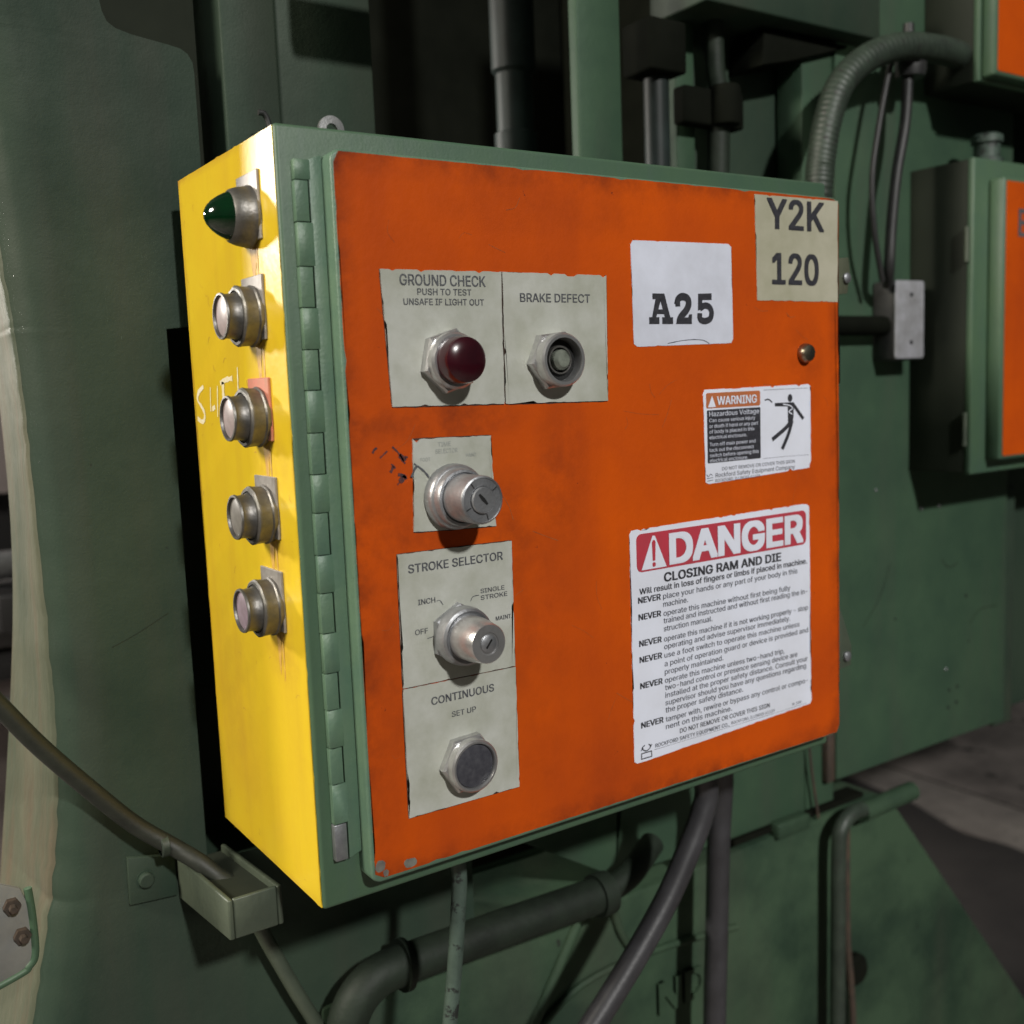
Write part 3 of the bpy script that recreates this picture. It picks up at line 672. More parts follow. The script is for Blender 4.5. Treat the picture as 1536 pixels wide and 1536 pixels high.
# ================================================================== THE CONTROL BOX
H, Wd, D = 0.61, 0.609, 0.235
enc = thing('control_box', 'large square electrical control box with orange front door and bright yellow left side', 'control box', (0.305, 0.235, 0.0))
box('body', 0.0, Wd, 0.0, D, 0.0, H, M['green'], enc, bev=0.0032, seg=3)
# yellow painted side, paint stops short of the rounded arris
bm = bmesh.new()
pts = ragged([(0.2335, 0.0015), (0.0030, 0.0020), (0.0034, H - 0.0018), (0.2335, H - 0.0012)], 0.0003, 3, 0.006)
add_prism(bm, pts, -0.0006, 0.0004, axis='x')
finish('yellow_side', bm, M['yellow'], enc)
tube('wire_hook', [(0.094, 0.236, 0.640), (0.092, 0.2365, 0.668), (0.088, 0.2365, 0.678), (0.082, 0.2365, 0.679)], 0.0028, M['cable'], enc)
# standoffs to the press
for x in (0.08, 0.53):
    for z in (0.08, 0.53): box('standoff', x - .015, x + .015, D - 0.002, 0.272, z - .015, z + .015, M['green'], enc)
# mounting ear behind the top edge
bm = bmesh.new(); add_lathe(bm, [(0.0135, 0), (0.0135, 0.004), (0.0060, 0.0045), (0.0060, -0.0005), (0.0135, 0)], '-y', 24, (0.152, 0.229, H + 0.0575))
add_box(bm, 0.143, 0.161, 0.2255, 0.2285, H - 0.001, H + 0.0500, 0.0005)
finish('hanger_tab', bm, M['chrome'], enc, smooth=40)
# door
DX0, DX1, DZ0, DZ1, DY = 0.0335, 0.6027, 0.0195, 0.5905, -0.0215
bm = bmesh.new(); add_prism(bm, rrect(DX0, DX1, DZ0, DZ1, 0.009), DY, -0.0008)
bmesh.ops.recalc_face_normals(bm, faces=bm.faces)
es = [e for e in bm.edges if len(e.link_faces) == 2 and e.calc_face_angle(0) > 1.2 and abs(e.verts[0].co.y - DY) < 1e-5 and abs(e.verts[1].co.y - DY) < 1e-5]
bmesh.ops.bevel(bm, geom=es, offset=0.0022, segments=3, profile=0.5, affect='EDGES')
door = finish('door', bm, M['green_rail'], enc, smooth=40)
e0 = 0.0022
pts = ragged([(DX0 + e0 + .001, DZ0 + e0 + .0015), (DX1 - e0 * .4, DZ0 + e0 * .8), (DX1 - e0 * .4, DZ1 - e0 * .6), (DX0 + e0, DZ1 - e0 * .9)], 0.0006, 11, 0.008, rad=0.009)
prism('orange_paint', pts, DY - 0.0004, DY + 0.0002, M['door_orange'], door)
# chipped corner patches
for k, (cx, cz, rr) in enumerate(((0.0415, 0.0335, 0.0052), (0.0685, 0.0285, 0.0040), (0.046, 0.0265, 0.003))):
    pp = [(cx + rr * math.cos(a) * (1 + .35 * noise.noise(Vector((a, k * 9, 0)))) * (1.5 if k == 1 else .8), cz + rr * math.sin(a) * (1 + .5 * noise.noise(Vector((a * 2, k * 5, 1))))) for a in [i * math.pi / 9 for i in range(18)]]
    prism('paint_chip', pp, DY - 0.0006, DY, M['chip_patch'], door)

# hinge: leaf, long barrel of alternating knuckles
prism('hinge_leaf', [(0.0224, 0.040), (0.0333, 0.044), (0.0333, 0.588), (0.0224, 0.584)], -0.0064, -0.0004, M['green_rail'], enc, bev=0.0006)
edges = [0.5688, 0.5384, 0.5059, 0.4756, 0.4444, 0.4139, 0.3816, 0.3500, 0.3202, 0.2875, 0.2575, 0.2258, 0.1938, 0.1643, 0.1332, 0.1037, 0.0705, 0.0401]
zs = [0.5840] + edges
for i in range(len(zs) - 1):
    zt, zb = zs[i] - 0.0003, zs[i + 1] + 0.0003
    bm = bmesh.new()
    bodyside = (i % 2 == 1)
    last = (i == len(zs) - 2)
    add_lathe(bm, [(0, 0), (0.0033, 0), (0.0036, 0.0003), (0.0036, zt - zb - 0.0003), (0.0033, zt - zb), (0, zt - zb)], 'z', 14, (0.0150, -0.0030, zb))
    if not bodyside: add_box(bm, 0.0110, 0.0238, -0.0066, -0.0004, zb, zt, 0.0004, 1)
    else: add_box(bm, 0.0107, 0.0212, -0.0067, -0.0004, zb, zt, 0.0004, 2)
    finish('hinge_knuckle', bm, M['steel'] if last else M['green_rail'], enc, smooth=45, label='bare steel bottom knuckle' if last else None)
box('hinge_slot', 0.0198, 0.0238, -0.0030, -0.0002, 0.0401, 0.584, M['dark_gap'], enc, bev=0)

# ---- legend plates
Y0 = DY - 0.0004         # paint surface
YP = -0.0231             # legend plate face
def legend(corners, seed, amp=0.0008, sides=(0, 1, 3)):
    p = prism('legend_plate', ragged(corners, amp, seed, 0.0035), YP, Y0 + 0.0002, M['legend'], enc)
    for i in sides:      # dirt that has collected along the plate's edges
        a, b = Vector(corners[i]), Vector(corners[(i + 1) % 4]); d = (b - a).normalized(); nn = Vector((d.y, -d.x))
        w = {0: 0.0010, 1: 0.0005, 2: 0.0006, 3: 0.0006}[i]
        n = max(6, int((b - a).length / 0.004)); o_, i_ = [], []
        for k in range(n + 1):
            q = a.lerp(b, k / n); e = 0.35 if k in (0, n) else 1
            o_.append(q + nn * w * e * (0.55 + 0.9 * abs(noise.noise(Vector((seed, i * 9 + k * 0.7, 0)))))); i_.append(q - nn * 0.0012)
        prism('grime_line', [(v.x, v.y) for v in o_] + [(v.x, v.y) for v in i_[::-1]], Y0 - 0.0003, Y0 + 0.0001, M['grime'], enc)
    return p
p1 = legend([(0.0735, 0.3988), (0.1780, 0.3968), (0.1796, 0.5046), (0.0686, 0.5038)], 21)
p2 = legend([(0.1790, 0.3966), (0.2885, 0.3949), (0.2902, 0.5043), (0.1806, 0.5046)], 22)
p3 = legend([(0.0866, 0.2990), (0.1646, 0.2958), (0.1631, 0.3716), (0.0896, 0.3730)], 23, 0.0013, (0, 2))
p4 = legend([(0.0697, 0.1747), (0.1782, 0.1732), (0.1794, 0.2817), (0.0705, 0.2831)], 24, 0.0008, (0, 1, 2, 3))
p5 = legend([(0.0690, 0.0665), (0.1777, 0.0659), (0.1784, 0.1724), (0.0695, 0.1738)], 25)
YT = YP - 0.0003
def lettering(parent, items, m, name='lettering', face=YT):
    for it in items:
        s, x0, z0, cap, x1 = it[:5]; kw = it[5] if len(it) > 5 else {}
        bm = bmesh.new(); add_text(bm, s, x0, z0, cap, x1=x1, face=face, **kw)
        flat(name, bm, m, parent)
b1 = dict(bold=0.020)
def line(parent, m, name, *args, **kw):
    bm = bmesh.new(); add_text(bm, *args, **kw); flat(name, bm, m, parent)
lettering(p1, [('GROUND CHECK', 0.0849, 0.4920, 0.0085, 0.1636, b1), ('PUSH TO TEST', 0.1000, 0.4848, 0.0050, 0.1497, b1), ('UNSAFE IF LIGHT OUT', 0.0874, 0.4770, 0.0050, 0.1614, b1)], M['ink_soft'])
lettering(p2, [('BRAKE DEFECT', 0.1971, 0.4804, 0.0072, 0.2710, b1)], M['ink_soft'])
lettering(p3, [('TIME', 0.112, 0.3655, 0.0035, 0.124), ('SELECTOR', 0.1095, 0.3600, 0.0035, 0.130), ('FOOT', 0.0955, 0.3545, 0.003, 0.1045), ('HAND', 0.138, 0.3555, 0.003, 0.1475)], M['ink_faint'])
lettering(p4, [('STROKE SELECTOR', 0.0794, 0.2668, 0.0070, 0.1696, dict(bold=0.026)), ('INCH', 0.0868, 0.2400, 0.0045, 0.1027, b1), ('SINGLE', 0.1460, 0.2412, 0.0038, 0.1700, b1),
               ('STROKE', 0.1460, 0.2355, 0.0038, 0.1726, b1), ('OFF', 0.0828, 0.2160, 0.0045, 0.0946, b1), ('MAINT.', 0.1600, 0.2158, 0.0036, 0.1765, b1)], M['ink_soft'])
bm = bmesh.new()
for k, pl in enumerate(([(0.1040, 0.2410), (0.1070, 0.2410), (0.1098, 0.2370)], [(0.1360, 0.2360), (0.1385, 0.2395), (0.1445, 0.2400)], [(0.0935, 0.2115), (0.0997, 0.2125)])):
    add_stroke(bm, pl, 0.0009, YT, seed=k)
flat('leader_line', bm, M['ink_soft'], p4)
lettering(p5, [('CONTINUOUS', 0.0945, 0.1558, 0.0066, 0.1554, dict(bold=0.026)), ('SET UP', 0.1130, 0.1420, 0.0046, 0.1366, b1)], M['ink_soft'])

# ---- operators on the door
def hexnut(parent, x, z, r, h, y, m, rot=0.25, name='hex_nut'):
    bm = bmesh.new()
    add_lathe(bm, [(0, 0), (r, 0), (r, h * .8), (r * 0.93, h), (0, h)], '-y', 6, rot=rot)
    return finish(name, bm, m, parent, loc=(x, y, z), smooth=20)
def part(name, prof, m, x, z, y, parent, seg=36, axis='-y', label=None, **kw):
    return lathe(name, prof, m, parent, axis, seg, (x, y, z), label=label, **kw)
# ground check, red lens
x, z = 0.1245, 0.4330
q = hexnut(enc, x, z, 0.0262, 0.0085, YP, M['chrome'], 0.3, 'ground_check_light')
part('bezel_ring', [(0.0225, 0.0080), (0.0225, 0.0135), (0.0205, 0.0155), (0.0185, 0.0155), (0.0185, 0.0130)], M['chrome'], 0, 0, 0, q)
part('red_lens', [(0.0186, 0.010), (0.0186, 0.026), (0.0176, 0.0295), (0.0140, 0.0320), (0.008, 0.0334), (0, 0.0338)], M['red_lens'], 0, 0, 0, q)
# brake defect, empty lamp socket
x, z = 0.2275, 0.4315
q = hexnut(enc, x, z, 0.0262, 0.0085, YP, M['chrome'], 0.1, 'brake_defect_light')
part('bezel_ring', [(0.0225, 0.0080), (0.0225, 0.0175), (0.0210, 0.0190), (0.0185, 0.0190), (0.0175, 0.0150), (0.0175, 0.0088)], M['chrome'], 0, 0, 0, q)
part('socket_cup', [(0.0176, 0.0092), (0.0, 0.0090)], M['hole'], 0, 0, 0, q)
part('bulb', [(0.0085, 0.0092), (0.0090, 0.0120), (0.0086, 0.0150), (0.0060, 0.0178), (0, 0.0188)], M['glass_bulb'], 0, 0, 0, q, seg=24)
part('inner_ring', [(0.0120, 0.0092), (0.0120, 0.0125), (0.0105, 0.0125), (0.0105, 0.0092)], M['dark_steel'], 0, 0, 0, q, seg=24)
# key selector
x, z = 0.1235, 0.3245
q = part('key_switch', [(0.0265, 0), (0.0270, 0.002), (0.0265, 0.008), (0.0255, 0.0105), (0.0240, 0.0115), (0.0235, 0.0160), (0.0225, 0.0178), (0.0205, 0.0182), (0.0195, 0.0165), (0, 0.0165)], M['steel'], x, z, YP, enc)
part('barrel', [(0.0192, 0.0160), (0.0192, 0.0440), (0.0188, 0.0452), (0.0175, 0.0460), (0.0172, 0.0458), (0.0168, 0.0452), (0.0110, 0.0452), (0.0107, 0.0440)], M['steel'], 0, 0, 0, q)
part('lock_core', [(0.0106, 0.0430), (0.0106, 0.0470), (0.0098, 0.0478), (0, 0.0478)], M['steel'], 0, 0, 0, q, seg=28)
bm = bmesh.new()
c_, s_ = math.cos(-0.85), math.sin(-0.85)
kp = [(-0.0065, -0.0010), (-0.001, -0.0016), (0.0045, -0.0009), (0.0045, 0.0009), (-0.001, 0.0016), (-0.0065, 0.0010)]
add_prism(bm, [(a * c_ - b * s_, a * s_ + b * c_) for a, b in kp], -0.0480, -0.0470); finish('keyhole', bm, M['hole'], q)
for ang in (0.6, 2.2, 3.6, 5.0):
    bm = bmesh.new(); c_, s_ = math.cos(ang), math.sin(ang)
    add_prism(bm, [(a * c_ - b * s_, a * s_ + b * c_) for a, b in ((0.0118, -0.0004), (0.0165, -0.0004), (0.0165, 0.0004), (0.0118, 0.0004))], -0.0455, -0.0448)
    finish('face_slot', bm, M['hole'], q)
# stroke selector
x, z = 0.1225, 0.2110
q = hexnut(enc, x, z, 0.0262, 0.0070, YP, M['steel'], 0.5, 'stroke_selector_switch')
part('bezel_ring', [(0.0245, 0.0066), (0.0245, 0.0120), (0.0235, 0.0170), (0.0215, 0.0185), (0.0195, 0.0170), (0, 0.0168)], M['steel'], 0, 0, 0, q)
part('selector_knob', [(0.0183, 0.0160), (0.0183, 0.0300), (0.0181, 0.0315), (0.0179, 0.0335), (0.0160, 0.0465), (0.0153, 0.0475), (0.0092, 0.0475), (0.0088, 0.0465), (0, 0.0465)], M['chrome'], 0, 0, 0, q)
part('lock_core', [(0.0072, 0.0460), (0.0072, 0.0474), (0.0066, 0.0478), (0, 0.0478)], M['steel'], 0, 0, 0, q, seg=24)
bm = bmesh.new(); c_, s_ = math.cos(0.9), math.sin(0.9)
add_prism(bm, [(a * c_ - b * s_, a * s_ + b * c_) for a, b in ((-0.0042, -0.0008), (0.0042, -0.0008), (0.0042, 0.0008), (-0.0042, 0.0008))], -0.0481, -0.0472); finish('keyhole', bm, M['hole'], q)
# continuous, black button
x, z = 0.1245, 0.1015
q = hexnut(enc, x, z, 0.0258, 0.0080, YP, M['chrome'], 0.05, 'continuous_button')
part('bezel_ring', [(0.0222, 0.0076), (0.0222, 0.0150), (0.0208, 0.0165), (0.0192, 0.0165), (0.0186, 0.0150), (0.0184, 0.0120)], M['chrome'], 0, 0, 0, q)
part('black_cap', [(0.0182, 0.0118), (0.0180, 0.0138), (0.0170, 0.0142), (0, 0.0142)], M['black'], 0, 0, 0, q)
# door lock
q = part('door_lock', [(0.0095, 0), (0.0100, 0.002), (0.0095, 0.006), (0.0080, 0.0085), (0.005, 0.0095), (0, 0.0095)], M['brass'], 0.5470, 0.4327, Y0, enc, seg=28)
bm = bmesh.new(); add_prism(bm, [(-0.0008, -0.0035), (0.0010, -0.0035), (0.0010, 0.0032), (-0.0008, 0.0032)], -0.0101, -0.0088); finish('keyhole', bm, M['hole'], q)
# clamps past the right edge of the door
for zc, kind in ((0.513, 0), (0.105, 1)):
    q = prism('door_clamp', [(Wd + 0.0005, zc - 0.020), (Wd + 0.022 + .006 * kind, zc - 0.018), (Wd + 0.027 + .002 * kind, zc + 0.004), (Wd + 0.024 - .010 * kind, zc + 0.020 + .020 * kind), (Wd + 0.0005, zc + 0.018 + .050 * kind)], -0.010, -0.0055, M['tray'] if kind else M['cut_edge'], enc, bev=0.001)
    bm = bmesh.new(); add_lathe(bm, [(0, 0), (0.0055, 0), (0.0055, 0.003), (0.003, 0.0045), (0, 0.0045)], '-y', 12, (Wd + 0.019, -0.0100, zc - .002 - .004 * kind)); finish('clamp_screw', bm, M['steel'], q, smooth=40)
box('door_clamp', Wd + 0.0005, Wd + 0.008, -0.012, 0.02, 0.400, 0.452, M['dark_gap'], enc, bev=0.001)

# ---- stickers
YS = Y0 - 0.0004
def sticker(name, corners, m, seed, amp=0.0006, rad=0.0):
    return prism(name, ragged(corners, amp, seed, 0.0035, rad), YS, Y0 + 0.0001, m, enc)
YI = YS - 0.0003; YJ = YI - 0.0004
# A25 slab lettering
s = sticker('number_sticker', [(0.3205, 0.4418), (0.4462, 0.4440), (0.4452, 0.5376), (0.3193, 0.5360)], M['white_sticker'], 31, 0.00025, rad=0.006)
bm = bmesh.new()
def poly(bm, pts, face=YI):
    f = bm.faces.new([bm.verts.new((x, face, z)) for x, z in pts]); bmesh.ops.triangulate(bm, faces=[f])
def thick(bm, pts, w, face=YI, n=6, close=False):
    P = spline([(a, b, 0) for a, b in pts], n) if len(pts) > 2 else [Vector((a, b, 0)) for a, b in pts]
    L, R_ = [], []
    for i, p in enumerate(P):
        t = (P[min(i + 1, len(P) - 1)] - P[max(i - 1, 0)]).normalized(); nn = Vector((-t.y, t.x, 0)) * (w / 2 if not callable(w) else w(i / (len(P) - 1)) / 2)
        a_, b_ = p + nn, p - nn
        L.append(bm.verts.new((a_.x, face, a_.y))); R_.append(bm.verts.new((b_.x, face, b_.y)))
    for i in range(len(P) - 1): bm.faces.new((L[i], L[i + 1], R_[i + 1], R_[i]))
z0 = 0.4622; h = 0.0275
# A
ax = 0.3392
poly(bm, [(ax + .0035, z0 + .006), (ax + .0085, z0 + .006), (ax + .0150, z0 + h - .005), (ax + .0140, z0 + h), (ax + .0095, z0 + h)])
poly(bm, [(ax + .0190, z0 + .006), (ax + .0258, z0 + .006), (ax + .0190, z0 + h), (ax + .0120, z0 + h)])
poly(bm, [(ax + .0045, z0 + h), (ax + .0045, z0 + h - .0052), (ax + .0150, z0 + h - .0052), (ax + .0150, z0 + h)], YI - .00005)
poly(bm, [(ax + .0075, z0 + .0090), (ax + .0215, z0 + .0090), (ax + .0205, z0 + .0132), (ax + .0088, z0 + .0132)], YI - .00005)
poly(bm, [(ax, z0), (ax + .0122, z0), (ax + .0122, z0 + .0062), (ax, z0 + .0062)], YI - .00010)
poly(bm, [(ax + .0158, z0), (ax + .0290, z0), (ax + .0290, z0 + .0062), (ax + .0158, z0 + .0062)], YI - .00010)
# 2
tx = 0.3715
thick(bm, [(tx + .0015, z0 + .0175), (tx + .0035, z0 + .0225), (tx + .0085, z0 + .0250), (tx + .0150, z0 + .0235), (tx + .0168, z0 + .0185), (tx + .0135, z0 + .0125), (tx + .0075, z0 + .0075), (tx + .0040, z0 + .003)],
      lambda t: 0.0062 + .001 * math.sin(t * 3))
poly(bm, [(tx + .0005, z0), (tx + .0202, z0), (tx + .0208, z0 + .0090), (tx + .0172, z0 + .0090), (tx + .0160, z0 + .0060), (tx + .0020, z0 + .0060)], YI - .00005)
poly(bm, [(tx, z0 + .0160), (tx + .0060, z0 + .0160), (tx + .0060, z0 + .0205), (tx, z0 + .0205)], YI - .0001)
# 5
fx = 0.3990
poly(bm, [(fx + .0015, z0 + h + .0005), (fx + .0190, z0 + h + .0012), (fx + .0190, z0 + h - .0050), (fx + .0015, z0 + h - .0055)])
poly(bm, [(fx + .0015, z0 + h), (fx + .0070, z0 + h), (fx + .0065, z0 + .0135), (fx + .0010, z0 + .0125)], YI - .00005)
thick(bm, [(fx + .0035, z0 + .0145), (fx + .0100, z0 + .0172), (fx + .0160, z0 + .0155), (fx + .0185, z0 + .0105), (fx + .0165, z0 + .0050), (fx + .0105, z0 + .0028), (fx + .0045, z0 + .0038), (fx + .0025, z0 + .0075)],
      0.0060, YI - .0001)
poly(bm, [(fx, z0 + .0055), (fx + .0060, z0 + .0055), (fx + .0060, z0 + .0100), (fx, z0 + .0100)], YI - .00015)
flat('lettering', bm, M['ink'], s)
bm = bmesh.new(); add_stroke(bm, [(0.361, 0.4445), (0.378, 0.4468), (0.394, 0.4478), (0.406, 0.4470), (0.414, 0.4440)], 0.0008, YI)
flat('scratch_line', bm, M['ink_text'], s)
# Y2K 120
s = sticker('date_sticker', [(0.4800, 0.4850), (0.6000, 0.4846), (0.6005, 0.5872), (0.4776, 0.5862)], M['beige'], 32, 0.0004)
line(s, M['ink'], 'lettering', 'Y2K', 0.4945, 0.5545, 0.0295, x1=0.5785, bold=0.034, face=YI, res=4)
line(s, M['ink'], 'lettering', '120', 0.5010, 0.5008, 0.0308, x1=0.5700, bold=0.034, face=YI, res=4)
# warning
s = sticker('warning_sticker', [(0.4065, 0.3097), (0.5573, 0.3150), (0.5571, 0.4012), (0.4049, 0.4005)], M['danger_white'], 33, 0.0009, rad=0.004)
prism('orange_header', rrect(0.4086, 0.4823, 0.3825, 0.3972, 0.002), YI, YS, M['orange_print'], s)
prism('black_panel', rrect(0.4095, 0.4823, 0.3300, 0.3807, 0.001), YI, YS, M['ink'], s)
lettering(s, [('WARNING', 0.4225, 0.3853, 0.0082, 0.4770, dict(bold=0.03))], M['danger_white'], face=YJ)
for k, (t_, z_, x1_) in enumerate((('Hazardous Voltage', 0.3748, 0.4800), ('Can cause serious injury', 0.3692, 0.4745), ('or death if hand or any part', 0.3637, 0.4785), ('of body is placed in this', 0.3584, 0.4730),
                    ('electrical enclosure.', 0.3530, 0.4625), ('Turn off main power and', 0.3462, 0.4745), ('lock out the disconnect', 0.3408, 0.4720), ('switch before opening this', 0.3356, 0.4790), ('electrical enclosure.', 0.3308, 0.4635))):
    line(s, M['white_sticker'], 'panel_text', t_, 0.4118, z_, 0.0046 if k == 0 else 0.0034, x1=x1_, bold=0.01, face=YJ)
bm = bmesh.new(); poly(bm, [(0.4105, 0.3836), (0.4208, 0.3836), (0.4160, 0.3945)], YJ); flat('alert_triangle', bm, M['danger_white'], s)
line(s, M['ink_text'], 'lettering', 'DO NOT REMOVE OR COVER THIS SIGN', 0.4283, 0.3218, 0.0033, x1=0.5321, face=YI)
line(s, M['ink_text'], 'lettering', 'Rockford Safety Equipment Company', 0.4195, 0.3158, 0.0040, x1=0.5322, face=YI)
line(s, M['ink_text'], 'lettering', 'ROCKFORD, ILLINOIS 61109', 0.4191, 0.3112, 0.0028, x1=0.4809, face=YI)
bm = bmesh.new()
add_stroke(bm, [(0.4075, 0.3195), (0.4100, 0.3172), (0.4130, 0.3195), (0.4155, 0.3178)], 0.0008, YI)
add_stroke(bm, [(0.4080, 0.3130), (0.4160, 0.3135)], 0.0007, YI); add_stroke(bm, [(0.4080, 0.3155), (0.4160, 0.3160)], 0.0007, YI)
add_stroke(bm, [(0.487, 0.3974), (0.5300, 0.3973), (0.5529, 0.3972)], 0.0004, YI); add_stroke(bm, [(0.486, 0.3292), (0.52, 0.3292), (0.5534, 0.3285)], 0.0004, YI)
flat('printed_lines', bm, M['ink_text'], s)
bm = bmesh.new()    # falling figure struck by current
poly(bm, [(0.5257 + .0034 * math.cos(a), 0.3880 + .0040 * math.sin(a)) for a in [i * math.pi / 8 for i in range(16)]])
poly(bm, [(0.5030, 0.3838), (0.5310, 0.3836), (0.5316, 0.3800), (0.5270, 0.3796), (0.5040, 0.3805)])
thick(bm, [(0.5300, 0.3818), (0.5455, 0.3660)], 0.0036, YI - .00005)
poly(bm, [(0.5222, 0.3815), (0.5310, 0.3815), (0.5308, 0.3700), (0.5290, 0.3620), (0.5225, 0.3630)], YI - .0001)
thick(bm, [(0.5270, 0.3645), (0.5180, 0.3575), (0.4990, 0.3475)], 0.0044, YI - .00015)
thick(bm, [(0.5285, 0.3650), (0.5230, 0.3520), (0.5135, 0.3370)], 0.0042, YI - .0002)
thick(bm, [(0.4888, 0.3872), (0.4935, 0.3880), (0.4975, 0.3862), (0.4995, 0.3845)], 0.0013, YI)
flat('falling_figure', bm, M['ink'], s)
bm = bmesh.new(); thick(bm, [(0.5150, 0.3822), (0.5245, 0.3806), (0.5290, 0.3775), (0.5235, 0.3745), (0.5285, 0.3715)], 0.0011, YI - .00035); flat('lightning_bolt', bm, M['danger_white'], s)
# danger
s = sticker('danger_sticker', [(0.3084, 0.0535), (0.5566, 0.0625), (0.5540, 0.2780), (0.3092, 0.2756)], M['danger_white'], 34, 0.0007, rad=0.006)
prism('red_header', rrect(0.3172, 0.5488, 0.2355, 0.2712, 0.006), YI, YS, M['red_print'], s)
bm = bmesh.new(); add_text(bm, 'DANGER', 0.3570, 0.2380, 0.0300, x1=0.5440, bold=0.062, face=YJ, res=4)
flat('header_lettering', bm, M['danger_white'], s)
bm = bmesh.new()
poly(bm, [(0.3225, 0.2372), (0.3535, 0.2372), (0.3395, 0.2680), (0.3365, 0.2680)], YJ); flat('alert_triangle', bm, M['danger_white'], s)
bm = bmesh.new()
poly(bm, [(0.3362, 0.2445), (0.3392, 0.2445), (0.3402, 0.2620), (0.3390, 0.2640), (0.3368, 0.2640), (0.3355, 0.2620)], YJ - .0003)
poly(bm, [(0.3377 + .0022 * math.cos(a), 0.2410 + .0022 * math.sin(a)) for a in [i * math.pi / 6 for i in range(12)]], YJ - .0003)
flat('exclamation_mark', bm, M['red_print'], s)
line(s, M['ink'], 'bold_lettering', 'CLOSING RAM AND DIE', 0.3501, 0.2225, 0.0088, x1=0.5105, bold=0.045, face=YI, res=2)
line(s, M['ink'], 'bold_lettering', 'Will result in loss of fingers or limbs if placed in machine.', 0.3195, 0.2147, 0.0056, x1=0.5500, bold=0.028, face=YI)
nz = [0.2064, 0.1905, 0.1655, 0.1500, 0.1250, 0.0870]
for z_ in nz: line(s, M['ink'], 'bold_lettering', 'NEVER', 0.3176, z_, 0.0058, x1=0.3455, bold=0.040, face=YI)
line(s, M['ink'], 'bold_lettering', 'DO NOT REMOVE OR COVER THIS SIGN', 0.3663, 0.0717, 0.0046, x1=0.4915, bold=0.014, face=YI)
body = [('place your hands or any part of your body in this', 0.2065, 0.5350), ('machine.', 0.1988, 0.3800), ('operate this machine without first being fully', 0.1900, 0.5240),
        ('trained and instructed and without first reading the in-', 0.1829, 0.5503), ('struction manual.', 0.1752, 0.4120), ('operate this machine if it is not working properly - stop', 0.1653, 0.5508),
        ('operating and advise supervisor immediately.', 0.1578, 0.5235), ('use a foot switch to operate this machine unless', 0.1495, 0.5375), ('a point of operation guard or device is provided and', 0.1412, 0.5510),
        ('properly maintained.', 0.1333, 0.4260), ('operate this machine unless two-hand trip,', 0.1250, 0.5140), ('two-hand control or presence sensing device are', 0.1178, 0.5340),
        ('installed at the proper safety distance. Consult your', 0.1104, 0.5500), ('supervisor should you have any questions regarding', 0.1030, 0.5475), ('the proper safety distance.', 0.0958, 0.4530),
        ('tamper with, rewire or bypass any control or compo-', 0.0868, 0.5500), ('nent on this machine.', 0.0795, 0.4370)]
for t_, z_, x1_ in body: line(s, M['ink_text'], 'body_lettering', t_, 0.3485, z_, 0.0052, x1=x1_, bold=0.010, face=YI)
line(s, M['ink_text'], 'body_lettering', 'ROCKFORD SAFETY EQUIPMENT CO.,', 0.3345, 0.0645, 0.0038, x1=0.4330, bold=0.012, face=YI)
line(s, M['ink_text'], 'body_lettering', 'ROCKFORD, ILLINOIS 61109', 0.4360, 0.0652, 0.0030, x1=0.4990, face=YI)
line(s, M['ink_text'], 'body_lettering', 'Nr. 1100', 0.5260, 0.0662, 0.0028, x1=0.5400, face=YI)
bm = bmesh.new()
add_stroke(bm, [(0.3330, 0.0628), (0.42, 0.0632), (0.50, 0.0637), (0.548, 0.0645)], 0.0004, YI)
flat('printed_line', bm, M['ink_text'], s)
bm = bmesh.new()
for pl in ([(0.3170, 0.0572), (0.3300, 0.0572)], [(0.3170, 0.0625), (0.3300, 0.0625)], [(0.3172, 0.0568), (0.3172, 0.0629)], [(0.3298, 0.0568), (0.3298, 0.0629)]):
    thick(bm, pl, 0.0010)
thick(bm, [(0.3215, 0.0700), (0.3180, 0.0675), (0.3235, 0.0640), (0.3290, 0.0675), (0.3260, 0.0700)], 0.0010, YI - .0001)
thick(bm, [(0.3165, 0.0655), (0.3195, 0.0675)], 0.0009); thick(bm, [(0.3275, 0.0675), (0.3305, 0.0690)], 0.0009, YI - .00015)
flat('maker_mark', bm, M['ink'], s)

# ---- marker scribble on the paint and on the key plate
bm = bmesh.new()
for k, (pl, w) in enumerate((([(0.0545, 0.3640), (0.0560, 0.3665), (0.0585, 0.3680)], .0024), ([(0.0606, 0.3600), (0.0640, 0.3625), (0.0672, 0.3650)], .0016), ([(0.0718, 0.3680), (0.0758, 0.3640), (0.0790, 0.3600), (0.0822, 0.3540)], .0022),
        ([(0.0775, 0.3610), (0.0800, 0.3590), (0.0822, 0.3560)], .0045), ([(0.0825, 0.3590), (0.0850, 0.3590)], .003), ([(0.0690, 0.3480), (0.0705, 0.3500), (0.0718, 0.3530)], .003), ([(0.0700, 0.3545), (0.0720, 0.3530), (0.0735, 0.3510)], .002),
        ([(0.0755, 0.3460), (0.0790, 0.3450), (0.0830, 0.3430)], .003), ([(0.0765, 0.3400), (0.0800, 0.3425), (0.0825, 0.3440)], .0052), ([(0.0745, 0.3380), (0.0770, 0.3400)], .0018))):
    add_stroke(bm, pl, w, Y0 - 0.0003, seed=k)
flat('marker_scribble', bm, M['marker'], enc)
bm = bmesh.new()
add_stroke(bm, [(0.0868, 0.3430), (0.0900, 0.3490), (0.0925, 0.3520)], .0026, YT); add_stroke(bm, [(0.0895, 0.3535), (0.0945, 0.3500), (0.0990, 0.3460), (0.1025, 0.3415)], .0022, YT - .0002)
flat('marker_scribble', bm, M['ink_soft'], p3)

